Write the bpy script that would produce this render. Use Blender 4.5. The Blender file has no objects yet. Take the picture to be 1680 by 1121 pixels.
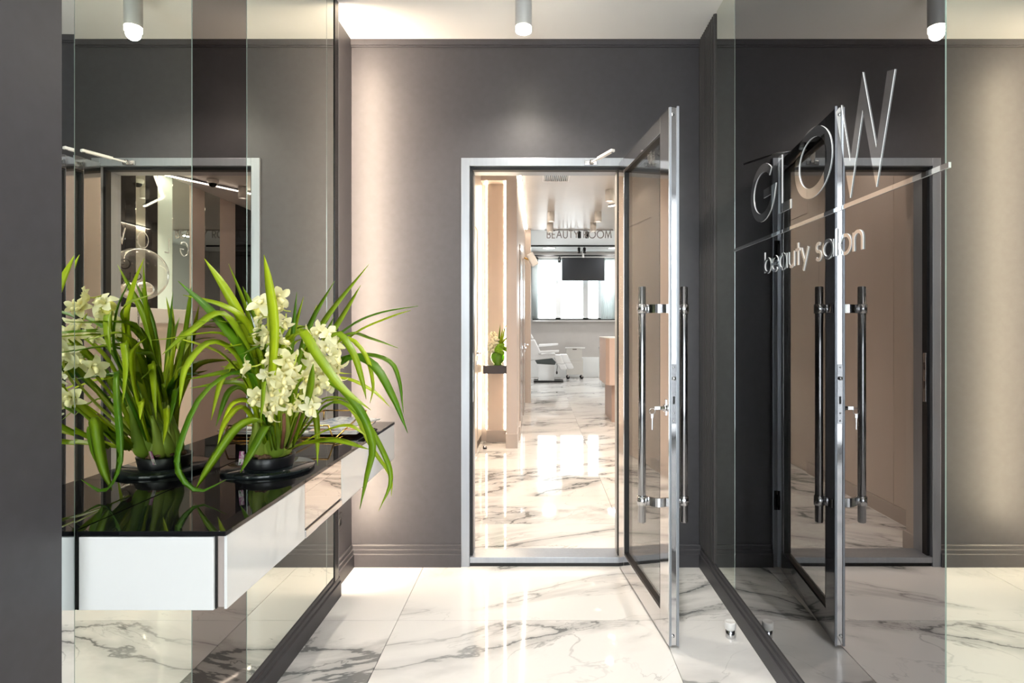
import bpy, bmesh, math, random
from mathutils import Vector, Matrix, Quaternion
random.seed(7)
PI = math.pi
sc = bpy.context.scene
COL = sc.collection

# ------------------------------------------------------------------ camera, world, exposure
F = 960.0                     # focal length in pixels of the 1680 px frame
VX, VY, CH = 884.0, 539.0, 1.25   # vanishing point and camera height
cam = bpy.data.cameras.new('camera'); camo = bpy.data.objects.new('camera', cam); COL.objects.link(camo)
camo.location = (0, 0, CH); camo.rotation_euler = (PI/2, 0, 0)
cam.sensor_width = 36; cam.lens = 36*F/1680
cam.shift_x = -(VX-840)/1680; cam.shift_y = -(560.5-VY)/1680
cam.clip_start = 0.02; cam.clip_end = 200
sc.camera = camo

w = bpy.data.worlds.new('sky'); sc.world = w; w.use_nodes = True
bg = w.node_tree.nodes['Background']
bg.inputs[0].default_value = (0.93, 0.97, 1.0, 1); bg.inputs[1].default_value = 3.6
sc.view_settings.view_transform = 'Standard'; sc.view_settings.look = 'None'
sc.view_settings.gamma = 1.0; sc.view_settings.exposure = 1.15
sc.view_settings.use_curve_mapping = False
cy = sc.cycles
cy.max_bounces = 14; cy.glossy_bounces = 9; cy.diffuse_bounces = 5; cy.transmission_bounces = 8; cy.transparent_max_bounces = 24
cy.sample_clamp_indirect = 6.0; cy.blur_glossy = 0.6
def portal(name, loc, rot, sx, sy):
    l = bpy.data.lights.new(name, 'AREA'); l.shape = 'RECTANGLE'; l.size = sx; l.size_y = sy
    l.cycles.is_portal = True
    o = bpy.data.objects.new(name, l); COL.objects.link(o); o.location = loc; o.rotation_euler = rot
    return o
portal('daylight_portal_entrance', (-0.04, -1.66, 1.36), (PI/2, 0, PI), 1.8, 2.6)
portal('daylight_portal_window', (0.85, 15.22, 2.25), (-PI/2, 0, PI), 2.2, 1.65)

def at(px, py, Y):
    return Vector(((px-VX)*Y/F, Y, CH-(py-VY)*Y/F))

# ------------------------------------------------------------------ materials
MATS = {}
def mat(name, col=(.8,.8,.8), rough=.5, metal=0, spec=.5, emit=None, es=1, coat=0, alpha=1, trans=0, ior=1.45, sub=0):
    m = bpy.data.materials.new(name); m.use_nodes = True
    p = m.node_tree.nodes['Principled BSDF']
    p.inputs['Base Color'].default_value = (*col, 1); p.inputs['Roughness'].default_value = rough
    p.inputs['Metallic'].default_value = metal; p.inputs['Specular IOR Level'].default_value = spec
    p.inputs['Coat Weight'].default_value = coat; p.inputs['Coat Roughness'].default_value = .03
    p.inputs['Transmission Weight'].default_value = trans; p.inputs['IOR'].default_value = ior
    if emit:
        p.inputs['Emission Color'].default_value = (*emit, 1); p.inputs['Emission Strength'].default_value = es
    MATS[name] = m
    return m
def N(m, t, **kw):
    n = m.node_tree.nodes.new(t)
    for k, v in kw.items(): setattr(n, k, v)
    return n
def L(m, a, b): m.node_tree.links.new(a, b)
def P(m): return m.node_tree.nodes['Principled BSDF']
def noise_vary(m, scale, c1, c2, bump=0, stretch=(1,1,1), rough=None):
    tc = N(m, 'ShaderNodeTexCoord'); mp = N(m, 'ShaderNodeMapping'); mp.inputs['Scale'].default_value = stretch
    nz = N(m, 'ShaderNodeTexNoise'); nz.inputs['Scale'].default_value = scale; nz.inputs['Detail'].default_value = 5
    cr = N(m, 'ShaderNodeValToRGB'); cr.color_ramp.elements[0].position = .3; cr.color_ramp.elements[1].position = .7
    cr.color_ramp.elements[0].color = (*c1, 1); cr.color_ramp.elements[1].color = (*c2, 1)
    L(m, tc.outputs['Object'], mp.inputs[0]); L(m, mp.outputs[0], nz.inputs['Vector']); L(m, nz.outputs[0], cr.inputs[0])
    L(m, cr.outputs[0], P(m).inputs['Base Color'])
    if bump:
        b = N(m, 'ShaderNodeBump'); b.inputs['Strength'].default_value = bump; b.inputs['Distance'].default_value = .002
        L(m, nz.outputs[0], b.inputs['Height']); L(m, b.outputs[0], P(m).inputs['Normal'])
    return m

paint = noise_vary(mat('dark_paint', rough=.42, spec=.4), 30, (.050,.048,.053), (.056,.054,.060), bump=.06)
flute = noise_vary(mat('fluted_paint', rough=.4), 30, (.045,.043,.044), (.052,.050,.051))
ceil_m = noise_vary(mat('ceiling_white', rough=.6, spec=.3), 4, (.87,.865,.855), (.89,.885,.875))
ceil_gloss = noise_vary(mat('stretch_ceiling', rough=.3, spec=.35), 2, (.58,.56,.54), (.63,.61,.59))
hall_wall = noise_vary(mat('beige_panel', rough=.32, spec=.4), 3, (.60,.52,.46), (.63,.55,.49), stretch=(1,1,.3))
beige_dark = mat('beige_plinth', (.50,.44,.40), .4)
seam_m = mat('panel_seam', (.10,.08,.07), .6)
grey_wall = noise_vary(mat('grey_wall', rough=.6), 3, (.47,.45,.43), (.51,.49,.47))
white_wall = mat('white_wall', (.80,.82,.82), .6)
white_gloss = mat('white_lacquer', (.74,.74,.73), .09, spec=.5, coat=.4)
white_matte = mat('white_vinyl', (.80,.80,.80), .38)
trolley_m = mat('cream_enamel', (.62,.60,.56), .35)
mir = mat('mirror_silver', (.72,.75,.68), .0, 1)
mir_strip = mat('mirror_silver_strip', (.72,.76,.76), .0, 1)
mir_dark = mat('mirror_bronze', (.22,.20,.19), .0, 1)
mir_grey = mat('mirror_smoked', (.25,.245,.25), .0, 1)
mir_letter = mat('mirror_letter', (.92,.93,.93), .02, 1)
glass_edge = mat('mirror_edge', (.55,.66,.62), .12, .6)
black_glass = mat('black_glass', (.004,.004,.005), .015, spec=.5)
black_trim = mat('black_trim', (.006,.006,.006), .25)
rubber = mat('black_rubber', (.008,.008,.009), .5)
alu = noise_vary(mat('brushed_aluminium', rough=.32, metal=.6), 60, (.315,.34,.38), (.345,.37,.41), stretch=(1,1,.05))
alu_pol = mat('polished_aluminium', (.66,.65,.65), .08, 1)
chrome = mat('chrome', (.62,.62,.63), .1, 1)
steel = mat('brushed_steel', (.36,.36,.37), .13, 1)
lamp_white = mat('lamp_white', (.78,.77,.75), .35)
lamp_grey = mat('lamp_grey', (.50,.50,.50), .3)
gold = mat('gold_wire', (.70,.42,.10), .25, 1)
pink = mat('pink_lacquer', (.66,.52,.45), .3)
dark_shelf = mat('dark_shelf', (.07,.06,.065), .35)
tv_m = mat('tv_screen', (.02,.022,.025), .18)
mint = mat('mint_reflection', (.62,.74,.70), .08)  # flat pale mint standing in for a mirror strip's reflection
silver_foil = mat('silver_foil', (.80,.78,.75), .22, 1)
led_warm = mat('led_warm', (1,.9,.75), .5, emit=(1,.80,.60), es=64)
led_niche = mat('led_niche', (1,.9,.75), .5, emit=(1,.84,.62), es=26)
led_cove = mat('led_cove', (1,.9,.75), .5, emit=(1,.86,.70), es=14)
lamp_glow = mat('lamp_glow', (1,.95,.85), .4, emit=(1,.90,.72), es=40)
lens_glow = mat('lens_glow', (1,.95,.85), .4, emit=(1,.92,.80), es=2.5)
socket_m = mat('socket_black', (.015,.015,.015), .3)
joint_m = mat('tile_joint', (.42,.39,.36), .7)
plug_m = mat('potting_bark', (.16,.08,.04), .9)
noise_vary(plug_m, 60, (.07,.035,.02), (.30,.17,.09), bump=.6)
pot_m = mat('black_pot', (.010,.010,.012), .3)
black_ink = mat('black_ink', (.01,.01,.01), .4)
letter_grey = mat('letter_grey', (.34,.33,.33), .3, .6)
blind_m = mat('sheer_blind', (.86,.88,.88), .8)
sash_m = mat('window_frame', (.80,.82,.83), .4)

def arch_glass(name, tint=(.96,.98,.97), base=.06, rough=0.0, power=5.0):
    """clear pane: transparent, with a Schlick reflection that is the same from both faces"""
    m = bpy.data.materials.new(name); m.use_nodes = True; nt = m.node_tree; nt.nodes.clear()
    out = nt.nodes.new('ShaderNodeOutputMaterial'); mx = nt.nodes.new('ShaderNodeMixShader')
    tr = nt.nodes.new('ShaderNodeBsdfTransparent'); gl = nt.nodes.new('ShaderNodeBsdfGlossy')
    tr.inputs[0].default_value = (*tint, 1); gl.inputs['Roughness'].default_value = rough; gl.inputs['Color'].default_value = (.98,.98,.98,1)
    ge = nt.nodes.new('ShaderNodeNewGeometry'); dt = nt.nodes.new('ShaderNodeVectorMath'); dt.operation = 'DOT_PRODUCT'
    nt.links.new(ge.outputs['Normal'], dt.inputs[0]); nt.links.new(ge.outputs['Incoming'], dt.inputs[1])
    def mth(op, a, b=None, v=None):
        n = nt.nodes.new('ShaderNodeMath'); n.operation = op; n.use_clamp = op in ('MULTIPLY_ADD',)
        nt.links.new(a, n.inputs[0]) if a is not None else None
        if v is not None:
            for k, x in v.items(): n.inputs[k].default_value = x
        if b is not None: nt.links.new(b, n.inputs[1])
        return n.outputs[0]
    ab = mth('ABSOLUTE', dt.outputs['Value']); one = nt.nodes.new('ShaderNodeMath'); one.operation = 'SUBTRACT'; one.inputs[0].default_value = 1; nt.links.new(ab, one.inputs[1])
    pw = mth('POWER', one.outputs[0], v={1: power}); fc = mth('MULTIPLY_ADD', pw, v={1: 1-base, 2: base})
    nt.links.new(fc, mx.inputs[0])
    nt.links.new(tr.outputs[0], mx.inputs[1]); nt.links.new(gl.outputs[0], mx.inputs[2]); nt.links.new(mx.outputs[0], out.inputs[0])
    MATS[name] = m; return m
glass = arch_glass('clear_glass', (.96,.975,.97), .045)
balloon_m = arch_glass('clear_film', (.96,.96,.95), .04, .02, 3.0)
dark_plate = mat('smoked_plate', (.012,.016,.017), .03)

def sheer(name, col):
    m = bpy.data.materials.new(name); m.use_nodes = True; nt = m.node_tree; nt.nodes.clear()
    out = nt.nodes.new('ShaderNodeOutputMaterial'); mx = nt.nodes.new('ShaderNodeMixShader')
    t = nt.nodes.new('ShaderNodeBsdfTranslucent'); d = nt.nodes.new('ShaderNodeBsdfDiffuse')
    t.inputs[0].default_value = (*col, 1); d.inputs[0].default_value = (*col, 1); mx.inputs[0].default_value = .45
    nt.links.new(t.outputs[0], mx.inputs[1]); nt.links.new(d.outputs[0], mx.inputs[2]); nt.links.new(mx.outputs[0], out.inputs[0])
    return m
blind_m = sheer('sheer_blind_cloth', (.80,.84,.84))

def marble():
    m = mat('marble_tile', rough=.035, spec=.5)
    tc = N(m, 'ShaderNodeTexCoord'); oi = N(m, 'ShaderNodeObjectInfo')
    off = N(m, 'ShaderNodeVectorMath', operation='MULTIPLY_ADD')
    rv = N(m, 'ShaderNodeCombineXYZ')
    mul = N(m, 'ShaderNodeMath', operation='MULTIPLY'); mul.inputs[1].default_value = 37.0
    L(m, oi.outputs['Random'], mul.inputs[0]); L(m, mul.outputs[0], rv.inputs[0]); L(m, oi.outputs['Random'], rv.inputs[1]); L(m, mul.outputs[0], rv.inputs[2])
    add = N(m, 'ShaderNodeVectorMath', operation='ADD'); L(m, tc.outputs['Object'], add.inputs[0]); L(m, rv.outputs[0], add.inputs[1])
    mp = N(m, 'ShaderNodeMapping'); mp.vector_type = 'TEXTURE'; mp.inputs['Rotation'].default_value = (0,0,.38); mp.inputs['Scale'].default_value = (1.5,.62,1)
    L(m, add.outputs[0], mp.inputs[0])
    def ridge(scale, detail, dist, lo, hi, rgh=.55):
        n = N(m, 'ShaderNodeTexNoise'); n.inputs['Scale'].default_value = scale; n.inputs['Detail'].default_value = detail
        n.inputs['Distortion'].default_value = dist; n.inputs['Roughness'].default_value = rgh
        L(m, mp.outputs[0], n.inputs['Vector'])
        s = N(m, 'ShaderNodeMath', operation='SUBTRACT'); s.inputs[1].default_value = .5; L(m, n.outputs[0], s.inputs[0])
        a = N(m, 'ShaderNodeMath', operation='ABSOLUTE'); L(m, s.outputs[0], a.inputs[0])
        r = N(m, 'ShaderNodeMapRange'); r.inputs['From Min'].default_value = lo; r.inputs['From Max'].default_value = hi
        r.inputs['To Min'].default_value = 1; r.inputs['To Max'].default_value = 0; r.interpolation_type = 'SMOOTHSTEP'
        L(m, a.outputs[0], r.inputs[0]); return r.outputs[0]
    v1 = ridge(.95, 8, .55, 0, .011); v2 = ridge(2.1, 6, .9, 0, .009); v3 = ridge(.95, 8, .55, 0, .085)
    # break up veins with a broad mask
    nm = N(m, 'ShaderNodeTexNoise'); nm.inputs['Scale'].default_value = 1.6; nm.inputs['Detail'].default_value = 3; L(m, mp.outputs[0], nm.inputs['Vector'])
    mr = N(m, 'ShaderNodeMapRange'); mr.inputs['From Min'].default_value = .38; mr.inputs['From Max'].default_value = .58; L(m, nm.outputs[0], mr.inputs[0])
    def mulv(a, b, k):
        x = N(m, 'ShaderNodeMath', operation='MULTIPLY'); L(m, a, x.inputs[0])
        if b is not None: L(m, b, x.inputs[1])
        y = N(m, 'ShaderNodeMath', operation='MULTIPLY'); L(m, x.outputs[0] if b is not None else a, y.inputs[0]); y.inputs[1].default_value = k
        return y.outputs[0]
    s1 = N(m, 'ShaderNodeMath', operation='ADD'); s1.use_clamp = True
    L(m, mulv(v1, mr.outputs[0], .9), s1.inputs[0]); L(m, mulv(v3, mr.outputs[0], .5), s1.inputs[1])
    s2 = N(m, 'ShaderNodeMath', operation='ADD'); s2.use_clamp = True
    inv = N(m, 'ShaderNodeMath', operation='SUBTRACT'); inv.inputs[0].default_value = 1; L(m, mr.outputs[0], inv.inputs[1])
    L(m, s1.outputs[0], s2.inputs[0]); L(m, mulv(v2, mr.outputs[0], .4), s2.inputs[1])
    mix = N(m, 'ShaderNodeMix', data_type='RGBA')
    mix.inputs['A'].default_value = (.80,.785,.765,1); mix.inputs['B'].default_value = (.20,.205,.205,1)
    L(m, s2.outputs[0], mix.inputs['Factor']); L(m, mix.outputs['Result'], P(m).inputs['Base Color'])
    return m
marble_m = marble()

def leaf_mat(name, c1, c2, rough=.35):
    m = mat(name, c1, rough, spec=.45)
    p = P(m)
    oi = N(m, 'ShaderNodeObjectInfo'); tc = N(m, 'ShaderNodeTexCoord')
    mx = N(m, 'ShaderNodeMix', data_type='RGBA'); mx.inputs['A'].default_value = (*c1, 1); mx.inputs['B'].default_value = (*c2, 1)
    nz = N(m, 'ShaderNodeTexNoise'); nz.inputs['Scale'].default_value = 9; L(m, tc.outputs['Object'], nz.inputs['Vector'])
    ad = N(m, 'ShaderNodeMath', operation='MULTIPLY_ADD'); L(m, nz.outputs[0], ad.inputs[0]); ad.inputs[1].default_value = .6; 
    sb = N(m, 'ShaderNodeMath', operation='SUBTRACT'); L(m, oi.outputs['Random'], sb.inputs[0]); sb.inputs[1].default_value = .3; L(m, sb.outputs[0], ad.inputs[2]); ad.use_clamp = True
    L(m, ad.outputs[0], mx.inputs['Factor']); L(m, mx.outputs['Result'], p.inputs['Base Color'])
    # light passes through the blade
    tr = N(m, 'ShaderNodeBsdfTranslucent'); L(m, mx.outputs['Result'], tr.inputs[0])
    ms = N(m, 'ShaderNodeMixShader'); ms.inputs[0].default_value = .3
    out = m.node_tree.nodes['Material Output']
    L(m, p.outputs[0], ms.inputs[1]); L(m, tr.outputs[0], ms.inputs[2]); L(m, ms.outputs[0], out.inputs[0])
    return m
leaf_m = leaf_mat('orchid_leaf', (.075,.21,.005), (.50,.62,.012))
bulb_m = leaf_mat('pseudobulb', (.22,.36,.03), (.42,.52,.08), .4)
sheath_m = mat('flower_stalk_brown', (.22,.09,.05), .5)
stalk_m = mat('flower_stalk', (.42,.48,.06), .5)
petal_m = leaf_mat('petal', (.86,.82,.46), (.93,.90,.62), .5)
lip_m = mat('orchid_lip', (.90,.82,.42), .5)
bud_m = mat('bud_yellow', (.80,.72,.18), .5)
hyd_white = mat('hydrangea_white', (.85,.82,.62), .7)
hyd_green = mat('hydrangea_green', (.25,.48,.02), .7)

def print_mat(name, cols, scale):
    m = mat(name, rough=.25)
    tc = N(m, 'ShaderNodeTexCoord'); nz = N(m, 'ShaderNodeTexNoise'); nz.inputs['Scale'].default_value = scale; nz.inputs['Detail'].default_value = 4; nz.inputs['Distortion'].default_value = 1.2
    cr = N(m, 'ShaderNodeValToRGB'); cr.color_ramp.interpolation = 'LINEAR'
    els = cr.color_ramp.elements
    while len(els) < len(cols): els.new(.5)
    for i, c in enumerate(cols):
        els[i].position = .3 + .4*i/(len(cols)-1); els[i].color = (*c, 1)
    L(m, tc.outputs['Object'], nz.inputs['Vector']); L(m, nz.outputs[0], cr.inputs[0]); L(m, cr.outputs[0], P(m).inputs['Base Color'])
    return m
mag_warm = print_mat('magazine_print_warm', [(.10,.05,.04),(.55,.30,.18),(.80,.70,.60),(.45,.20,.12)], 14)
mag_cool = print_mat('magazine_print_cool', [(.03,.04,.06),(.75,.76,.74),(.20,.25,.32),(.85,.85,.82)], 12)
tag_print = print_mat('plant_tag_print', [(.10,.02,.05),(.35,.10,.22),(.60,.56,.52),(.06,.12,.04)], 60)

# ------------------------------------------------------------------ mesh helpers
class MB:
    def __init__(s): s.bm = bmesh.new(); s.mi = 0
    def _set(s, faces):
        for f in faces: f.material_index = s.mi
    def box(s, x0, x1, y0, y1, z0, z1, bev=0, M=None):
        vs = [s.bm.verts.new((x, y, z)) for x in (x0, x1) for y in (y0, y1) for z in (z0, z1)]
        idx = [(0,1,3,2),(4,6,7,5),(0,4,5,1),(2,3,7,6),(0,2,6,4),(1,5,7,3)]
        fs = [s.bm.faces.new([vs[i] for i in q]) for q in idx]; s._set(fs)
        if bev:
            es = list({e for f in fs for e in f.edges})
            r = bmesh.ops.bevel(s.bm, geom=es, offset=bev, segments=2, affect='EDGES', profile=.6)
            s._set(r['faces']); vs = list({v for f in r['faces'] for v in f.verts} | {v for v in vs if v.is_valid})
        if M: 
            for v in vs: v.co = M @ v.co
        return s
    def prism(s, pts, axis, a0, a1):
        """polygon pts (2D) extruded along axis 'x','y','z' from a0 to a1"""
        def mk(p, a):
            return {'x': (a, p[0], p[1]), 'y': (p[0], a, p[1]), 'z': (p[0], p[1], a)}[axis]
        A = [s.bm.verts.new(mk(p, a0)) for p in pts]; B = [s.bm.verts.new(mk(p, a1)) for p in pts]
        fs = [s.bm.faces.new(A), s.bm.faces.new(B[::-1])]
        n = len(pts)
        for i in range(n): fs.append(s.bm.faces.new((A[i], B[i], B[(i+1) % n], A[(i+1) % n])))
        s._set(fs); return s
    def tube(s, pts, r, n=10, cap=True, closed=False, smooth=True):
        pts = [Vector(p) for p in pts]; rs = r if isinstance(r, (list, tuple)) else [r]*len(pts)
        rings = []; prev = None; m = len(pts)
        for i, p in enumerate(pts):
            if closed: t = pts[(i+1) % m]-pts[i-1]
            else: t = pts[min(i+1, m-1)]-pts[max(i-1, 0)]
            t.normalize()
            if prev is None:
                u = t.cross(Vector((0,0,1)));
                if u.length < .01: u = t.cross(Vector((1,0,0)))
            else: u = prev-t*prev.dot(t)
            u.normalize(); prev = u; v = t.cross(u)
            rings.append([s.bm.verts.new(p+(u*math.cos(2*PI*k/n)+v*math.sin(2*PI*k/n))*rs[i]) for k in range(n)])
        fs = []
        for i in range(m if closed else m-1):
            a, b = rings[i], rings[(i+1) % m]
            for k in range(n):
                f = s.bm.faces.new((a[k], a[(k+1) % n], b[(k+1) % n], b[k])); f.smooth = smooth; fs.append(f)
        if cap and not closed:
            fs.append(s.bm.faces.new(rings[0][::-1])); fs.append(s.bm.faces.new(rings[-1]))
        s._set(fs); return s
    def lathe(s, prof, c=(0,0,0), n=24, smooth=True, M=None):
        """prof: list of (radius, z)"""
        rings = []; fs = []; allv = []
        for (r, z) in prof:
            if r < 1e-6: ring = [s.bm.verts.new((c[0], c[1], c[2]+z))]
            else: ring = [s.bm.verts.new((c[0]+r*math.cos(2*PI*k/n), c[1]+r*math.sin(2*PI*k/n), c[2]+z)) for k in range(n)]
            rings.append(ring); allv += ring
        for a, b in zip(rings, rings[1:]):
            for k in range(n):
                q = [a[k % len(a)], a[(k+1) % len(a)], b[(k+1) % len(b)], b[k % len(b)]]
                q = [v for i, v in enumerate(q) if v not in q[:i]]
                if len(q) > 2:
                    f = s.bm.faces.new(q); f.smooth = smooth; fs.append(f)
        s._set(fs)
        if M:
            for v in allv: v.co = M @ v.co
        return s
    def ellipsoid(s, c, r, n=16, m=10, M=None):
        prof = [(math.sin(PI*i/m), -math.cos(PI*i/m)) for i in range(m+1)]
        prof[0] = (0, -1); prof[-1] = (0, 1)
        T = Matrix.Translation(c) @ (M.to_4x4() if M else Matrix.Identity(4)) @ Matrix.Diagonal((*r, 1))
        return s.lathe(prof, n=n, M=T)
    def build(s, name, mats, parent=None, recalc=True):
        if recalc: bmesh.ops.recalc_face_normals(s.bm, faces=s.bm.faces)
        me = bpy.data.meshes.new(name); s.bm.to_mesh(me); s.bm.free()
        for m in (mats if isinstance(mats, (list, tuple)) else [mats]): me.materials.append(m)
        o = bpy.data.objects.new(name, me); COL.objects.link(o)
        if parent: o.parent = parent
        return o
def tag(o, label=None, cat=None, group=None, kind=None):
    if label: o['label'] = label
    if cat: o['category'] = cat
    if group: o['group'] = group
    if kind: o['kind'] = kind
    return o
def thing(name, label, cat, loc=(0,0,0), rz=0, group=None, kind=None):
    o = bpy.data.objects.new(name, None); COL.objects.link(o); o.empty_display_size = .05
    o.location = loc; o.rotation_euler = (0, 0, rz)
    return tag(o, label, cat, group, kind)
def inst(src, name, parent=None, loc=None, rot=None, scale=None):
    o = bpy.data.objects.new(name, src.data); COL.objects.link(o)
    if parent: o.parent = parent
    if loc is not None: o.location = loc
    if rot is not None: o.rotation_euler = rot
    if scale is not None: o.scale = scale if hasattr(scale, '__len__') else (scale,)*3
    return o
def spot(name, loc, energy, col, size=2.4, blend=.9, radius=.03, parent=None, rot=(0,0,0)):
    l = bpy.data.lights.new(name, 'SPOT'); l.energy = energy; l.color = col; l.spot_size = size; l.spot_blend = blend; l.shadow_soft_size = radius
    o = bpy.data.objects.new(name, l); COL.objects.link(o); o.location = loc; o.rotation_euler = rot
    if parent: o.parent = parent
    return o

# ------------------------------------------------------------------ key dimensions (metres)
YB = 3.077; ZC = 2.766; ZH = 2.92; ZR = 3.22
XL, XR = -.935, .850            # mirror faces
YR = -1.6                       # entrance glazing behind the camera
YP, YF = 9.9, 15.0              # beauty-room opening, far wall
def struct(name, mb, m, label, cat=None, parent=None):
    o = mb.build(name, m, parent); tag(o, label, cat, None, 'structure'); return o

# ------------------------------------------------------------------ floor of marble tiles
fl = MB().box(-2.5, 3.9, YR-.3, YF+.2, -.08, -.006)
floor = struct('floor', fl, joint_m, 'polished white marble tile floor with grey veins', 'floor')
TX, TY = 1.115, .618
x_edges = [-.605-TX*2+TX*i for i in range(6)]
y0 = 2.505-TY*7
tmesh = MB().box(-TX/2+.0012, TX/2-.0012, -TY/2+.0012, TY/2-.0012, -.012, 0, bev=.0008)
tile0 = tmesh.build('tile', marble_m, floor)
first = True
for j in range(28):
    for i in range(5):
        cx, cyy = x_edges[i]+TX/2, y0+TY*j+TY/2
        if cyy < 3.3 and (cx < -1.3 or cx > 1.4): continue
        if cyy-TY/2 < YR-.3 or cyy > YF: continue
        if cyy < 6.6 and cx < -1.3: continue
        if first: t = tile0; first = False
        else: t = inst(tile0, 'tile', floor)
        t.location = (cx, cyy, 0)

# ------------------------------------------------------------------ vestibule shell
struct('ceiling', MB().box(-1.12, 1.0, YR-.1, YB+.12, ZC, ZC+.1), ceil_m, 'flat white ceiling over the dark entrance vestibule', 'ceiling')
DX0, DX1, DZ = -.349, .416, 2.086       # clear door opening
FX0, FX1, FZ = -.407, .474, 2.144       # outside of the door frame
wb = MB(); wb.box(-1.12, FX0+.01, YB, YB+.12, 0, ZC); wb.box(FX1-.01, 1.0, YB, YB+.12, 0, ZC); wb.box(FX0+.01, FX1-.01, YB, YB+.12, FZ-.01, ZC)
struct('wall_back', wb, paint, 'charcoal painted wall around the open glass door', 'wall')
wl = MB(); wl.box(-1.12, -.90, YR, 1.104, 0, ZC); wl.box(-1.12, XL-.008, 1.104, 2.67, 0, ZC); wl.box(-1.12, -.985, 2.67, YB, 0, ZC)
struct('wall_left', wl, paint, 'charcoal painted side wall carrying the mirrors and the console', 'wall')
wr = MB(); wr.box(XR+.008, 1.0, YR, 2.805, 0, ZC); wr.box(XR+.008, 1.0, 2.805, YB, 0, ZC)
struct('wall_right', wr, paint, 'charcoal painted side wall behind the smoked sign mirror', 'wall')
fm = MB()
for k in range(11):
    y = 2.812+k*.0243
    fm.prism([(y, XR+.0079), (y, XR+.001), (y+.005, XR-.008), (y+.017, XR-.008), (y+.022, XR+.001), (y+.0243, XR+.001), (y+.0243, XR+.0079)], 'z', .118, ZC-.002)
fo = fm.build('fluted_panel', flute); 
for v in fo.data.vertices: v.co = Vector((v.co.y, v.co.x, v.co.z))
fo.data.flip_normals()
tag(fo, 'narrow dark fluted panel between the back wall and the smoked mirror', 'wall panel')

def skirting(name, path_pts, label):
    """stepped profile (offset, z) swept along a straight run: path = (p0, p1, outward normal)"""
    p0, p1, nrm = path_pts
    prof = [(0,0),(.020,0),(.020,.066),(.017,.070),(.014,.071),(.014,.088),(.011,.092),(.008,.093),(.008,.108),(.004,.115),(0,.115)]
    mb = MB(); p0, p1, nrm = Vector((*p0,0)), Vector((*p1,0)), Vector((*nrm,0))
    A = [mb.bm.verts.new(p0+nrm*o+Vector((0,0,z))) for o, z in prof]; B = [mb.bm.verts.new(p1+nrm*o+Vector((0,0,z))) for o, z in prof]
    mb.bm.faces.new(A); mb.bm.faces.new(B[::-1])
    for i in range(len(prof)): mb.bm.faces.new((A[i], B[i], B[(i+1) % len(prof)], A[(i+1) % len(prof)]))
    return struct(name, mb, paint, label, 'baseboard')
skirting('baseboard_back_left', ((-.985, YB), (FX0, YB), (0,-1)), 'stepped charcoal skirting on the back wall beside the console')
skirting('baseboard_back_right', ((FX1, YB), (XR, YB), (0,-1)), 'stepped charcoal skirting on the back wall behind the door')
skirting('baseboard_left', ((-.943, 1.104), (-.943, 2.735), (1,0)), 'stepped charcoal skirting running under the clear mirrors')
skirting('baseboard_left_recess', ((-.985, 2.735), (-.985, YB), (1,0)), 'short stepped charcoal skirting in the recess beyond the mirrors')
skirting('baseboard_right', ((XR+.008, .2), (XR+.008, YB), (-1,0)), 'stepped charcoal skirting running under the smoked sign mirror')
tr = MB(); tr.box(-.985, XR, YB-.014, YB, ZC-.030, ZC); tr.box(-.985, XR, YB-.007, YB, ZC-.038, ZC-.030)
struct('trim_1', tr, paint, 'thin charcoal cornice along the top of the back wall', 'cornice')

# entrance glazing behind the camera
gz = thing('window_1', 'tall glazed entrance front facing the street', 'window', (0,YR,0), kind='structure')
g = MB()
for x in (-.90, -.05, .80): g.box(x-.0, x+.05, -.06, 0, 0, ZC)
g.box(-.90, .85, -.06, 0, 0, .10); g.box(-.90, .85, -.06, 0, ZC-.06, ZC)
g.build('window_frame', alu, gz)
for x in (-.85, 0.0): MB().box(x, x+.80, -.035, -.025, .10, ZC-.06).build('pane', glass, gz)

# ------------------------------------------------------------------ mirrors
def mirror(name, side, ya, yb, m, label, z0=.116, z1=ZC-.001, x=None, skew=0):
    """panel of mirror glass 6 mm thick with polished edges"""
    mb = MB(); xx = (XL if side < 0 else XR) if x is None else x
    fx, bx_ = xx, xx+side*.006
    g_ = .0006
    ya += g_; yb -= g_; c = .0016
    dx = math.tan(skew)*(yb-ya)
    def V(X, Y, Z): return mb.bm.verts.new((X, Y, Z))
    F0 = [V(fx-side*0, ya+c, z0+c), V(fx+dx, yb-c, z0+c), V(fx+dx, yb-c, z1), V(fx, ya+c, z1)]
    B0 = [V(bx_, ya, z0), V(bx_+dx, yb, z0), V(bx_+dx, yb, z1), V(bx_, ya, z1)]
    f = mb.bm.faces.new(F0); f.material_index = 0
    for i in range(4):
        q = mb.bm.faces.new((F0[i], F0[(i+1) % 4], B0[(i+1) % 4], B0[i])); q.material_index = 1
    q = mb.bm.faces.new(B0[::-1]); q.material_index = 1
    o = mb.build(name, [m, glass_edge]); return tag(o, label, 'mirror')
mirror('mirror_panel', -1, 1.106, 1.176, mir_strip, 'thin sliver of mirror between the charcoal pier and the console', x=XL+.004, skew=-.016)
mirror('mirror_panel', -1, 1.177, 1.577, mir, 'clear mirror above the near end of the console', x=XL)
mirror('mirror_panel', -1, 1.577, 1.873, mir_dark, 'narrow dark bronze mirror strip behind the orchid')
mirror('mirror_panel', -1, 1.873, 2.578, mir, 'wide clear mirror beyond the bronze strip, behind the magazines')
mirror('mirror_panel', -1, 2.578, 2.672, mir, 'narrow clear mirror strip ending at the black edge profile')
tag(MB().box(-.985, XL+.004, 2.672, 2.722, .02, ZC, bev=.002).build('edge_profile', black_trim), 'tall black edge profile closing the far end of the mirrors', 'trim profile')
le = thing('led_profile', 'warm vertical light strip hidden behind the mirror edge profile', 'light strip', (0,0,0))
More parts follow.
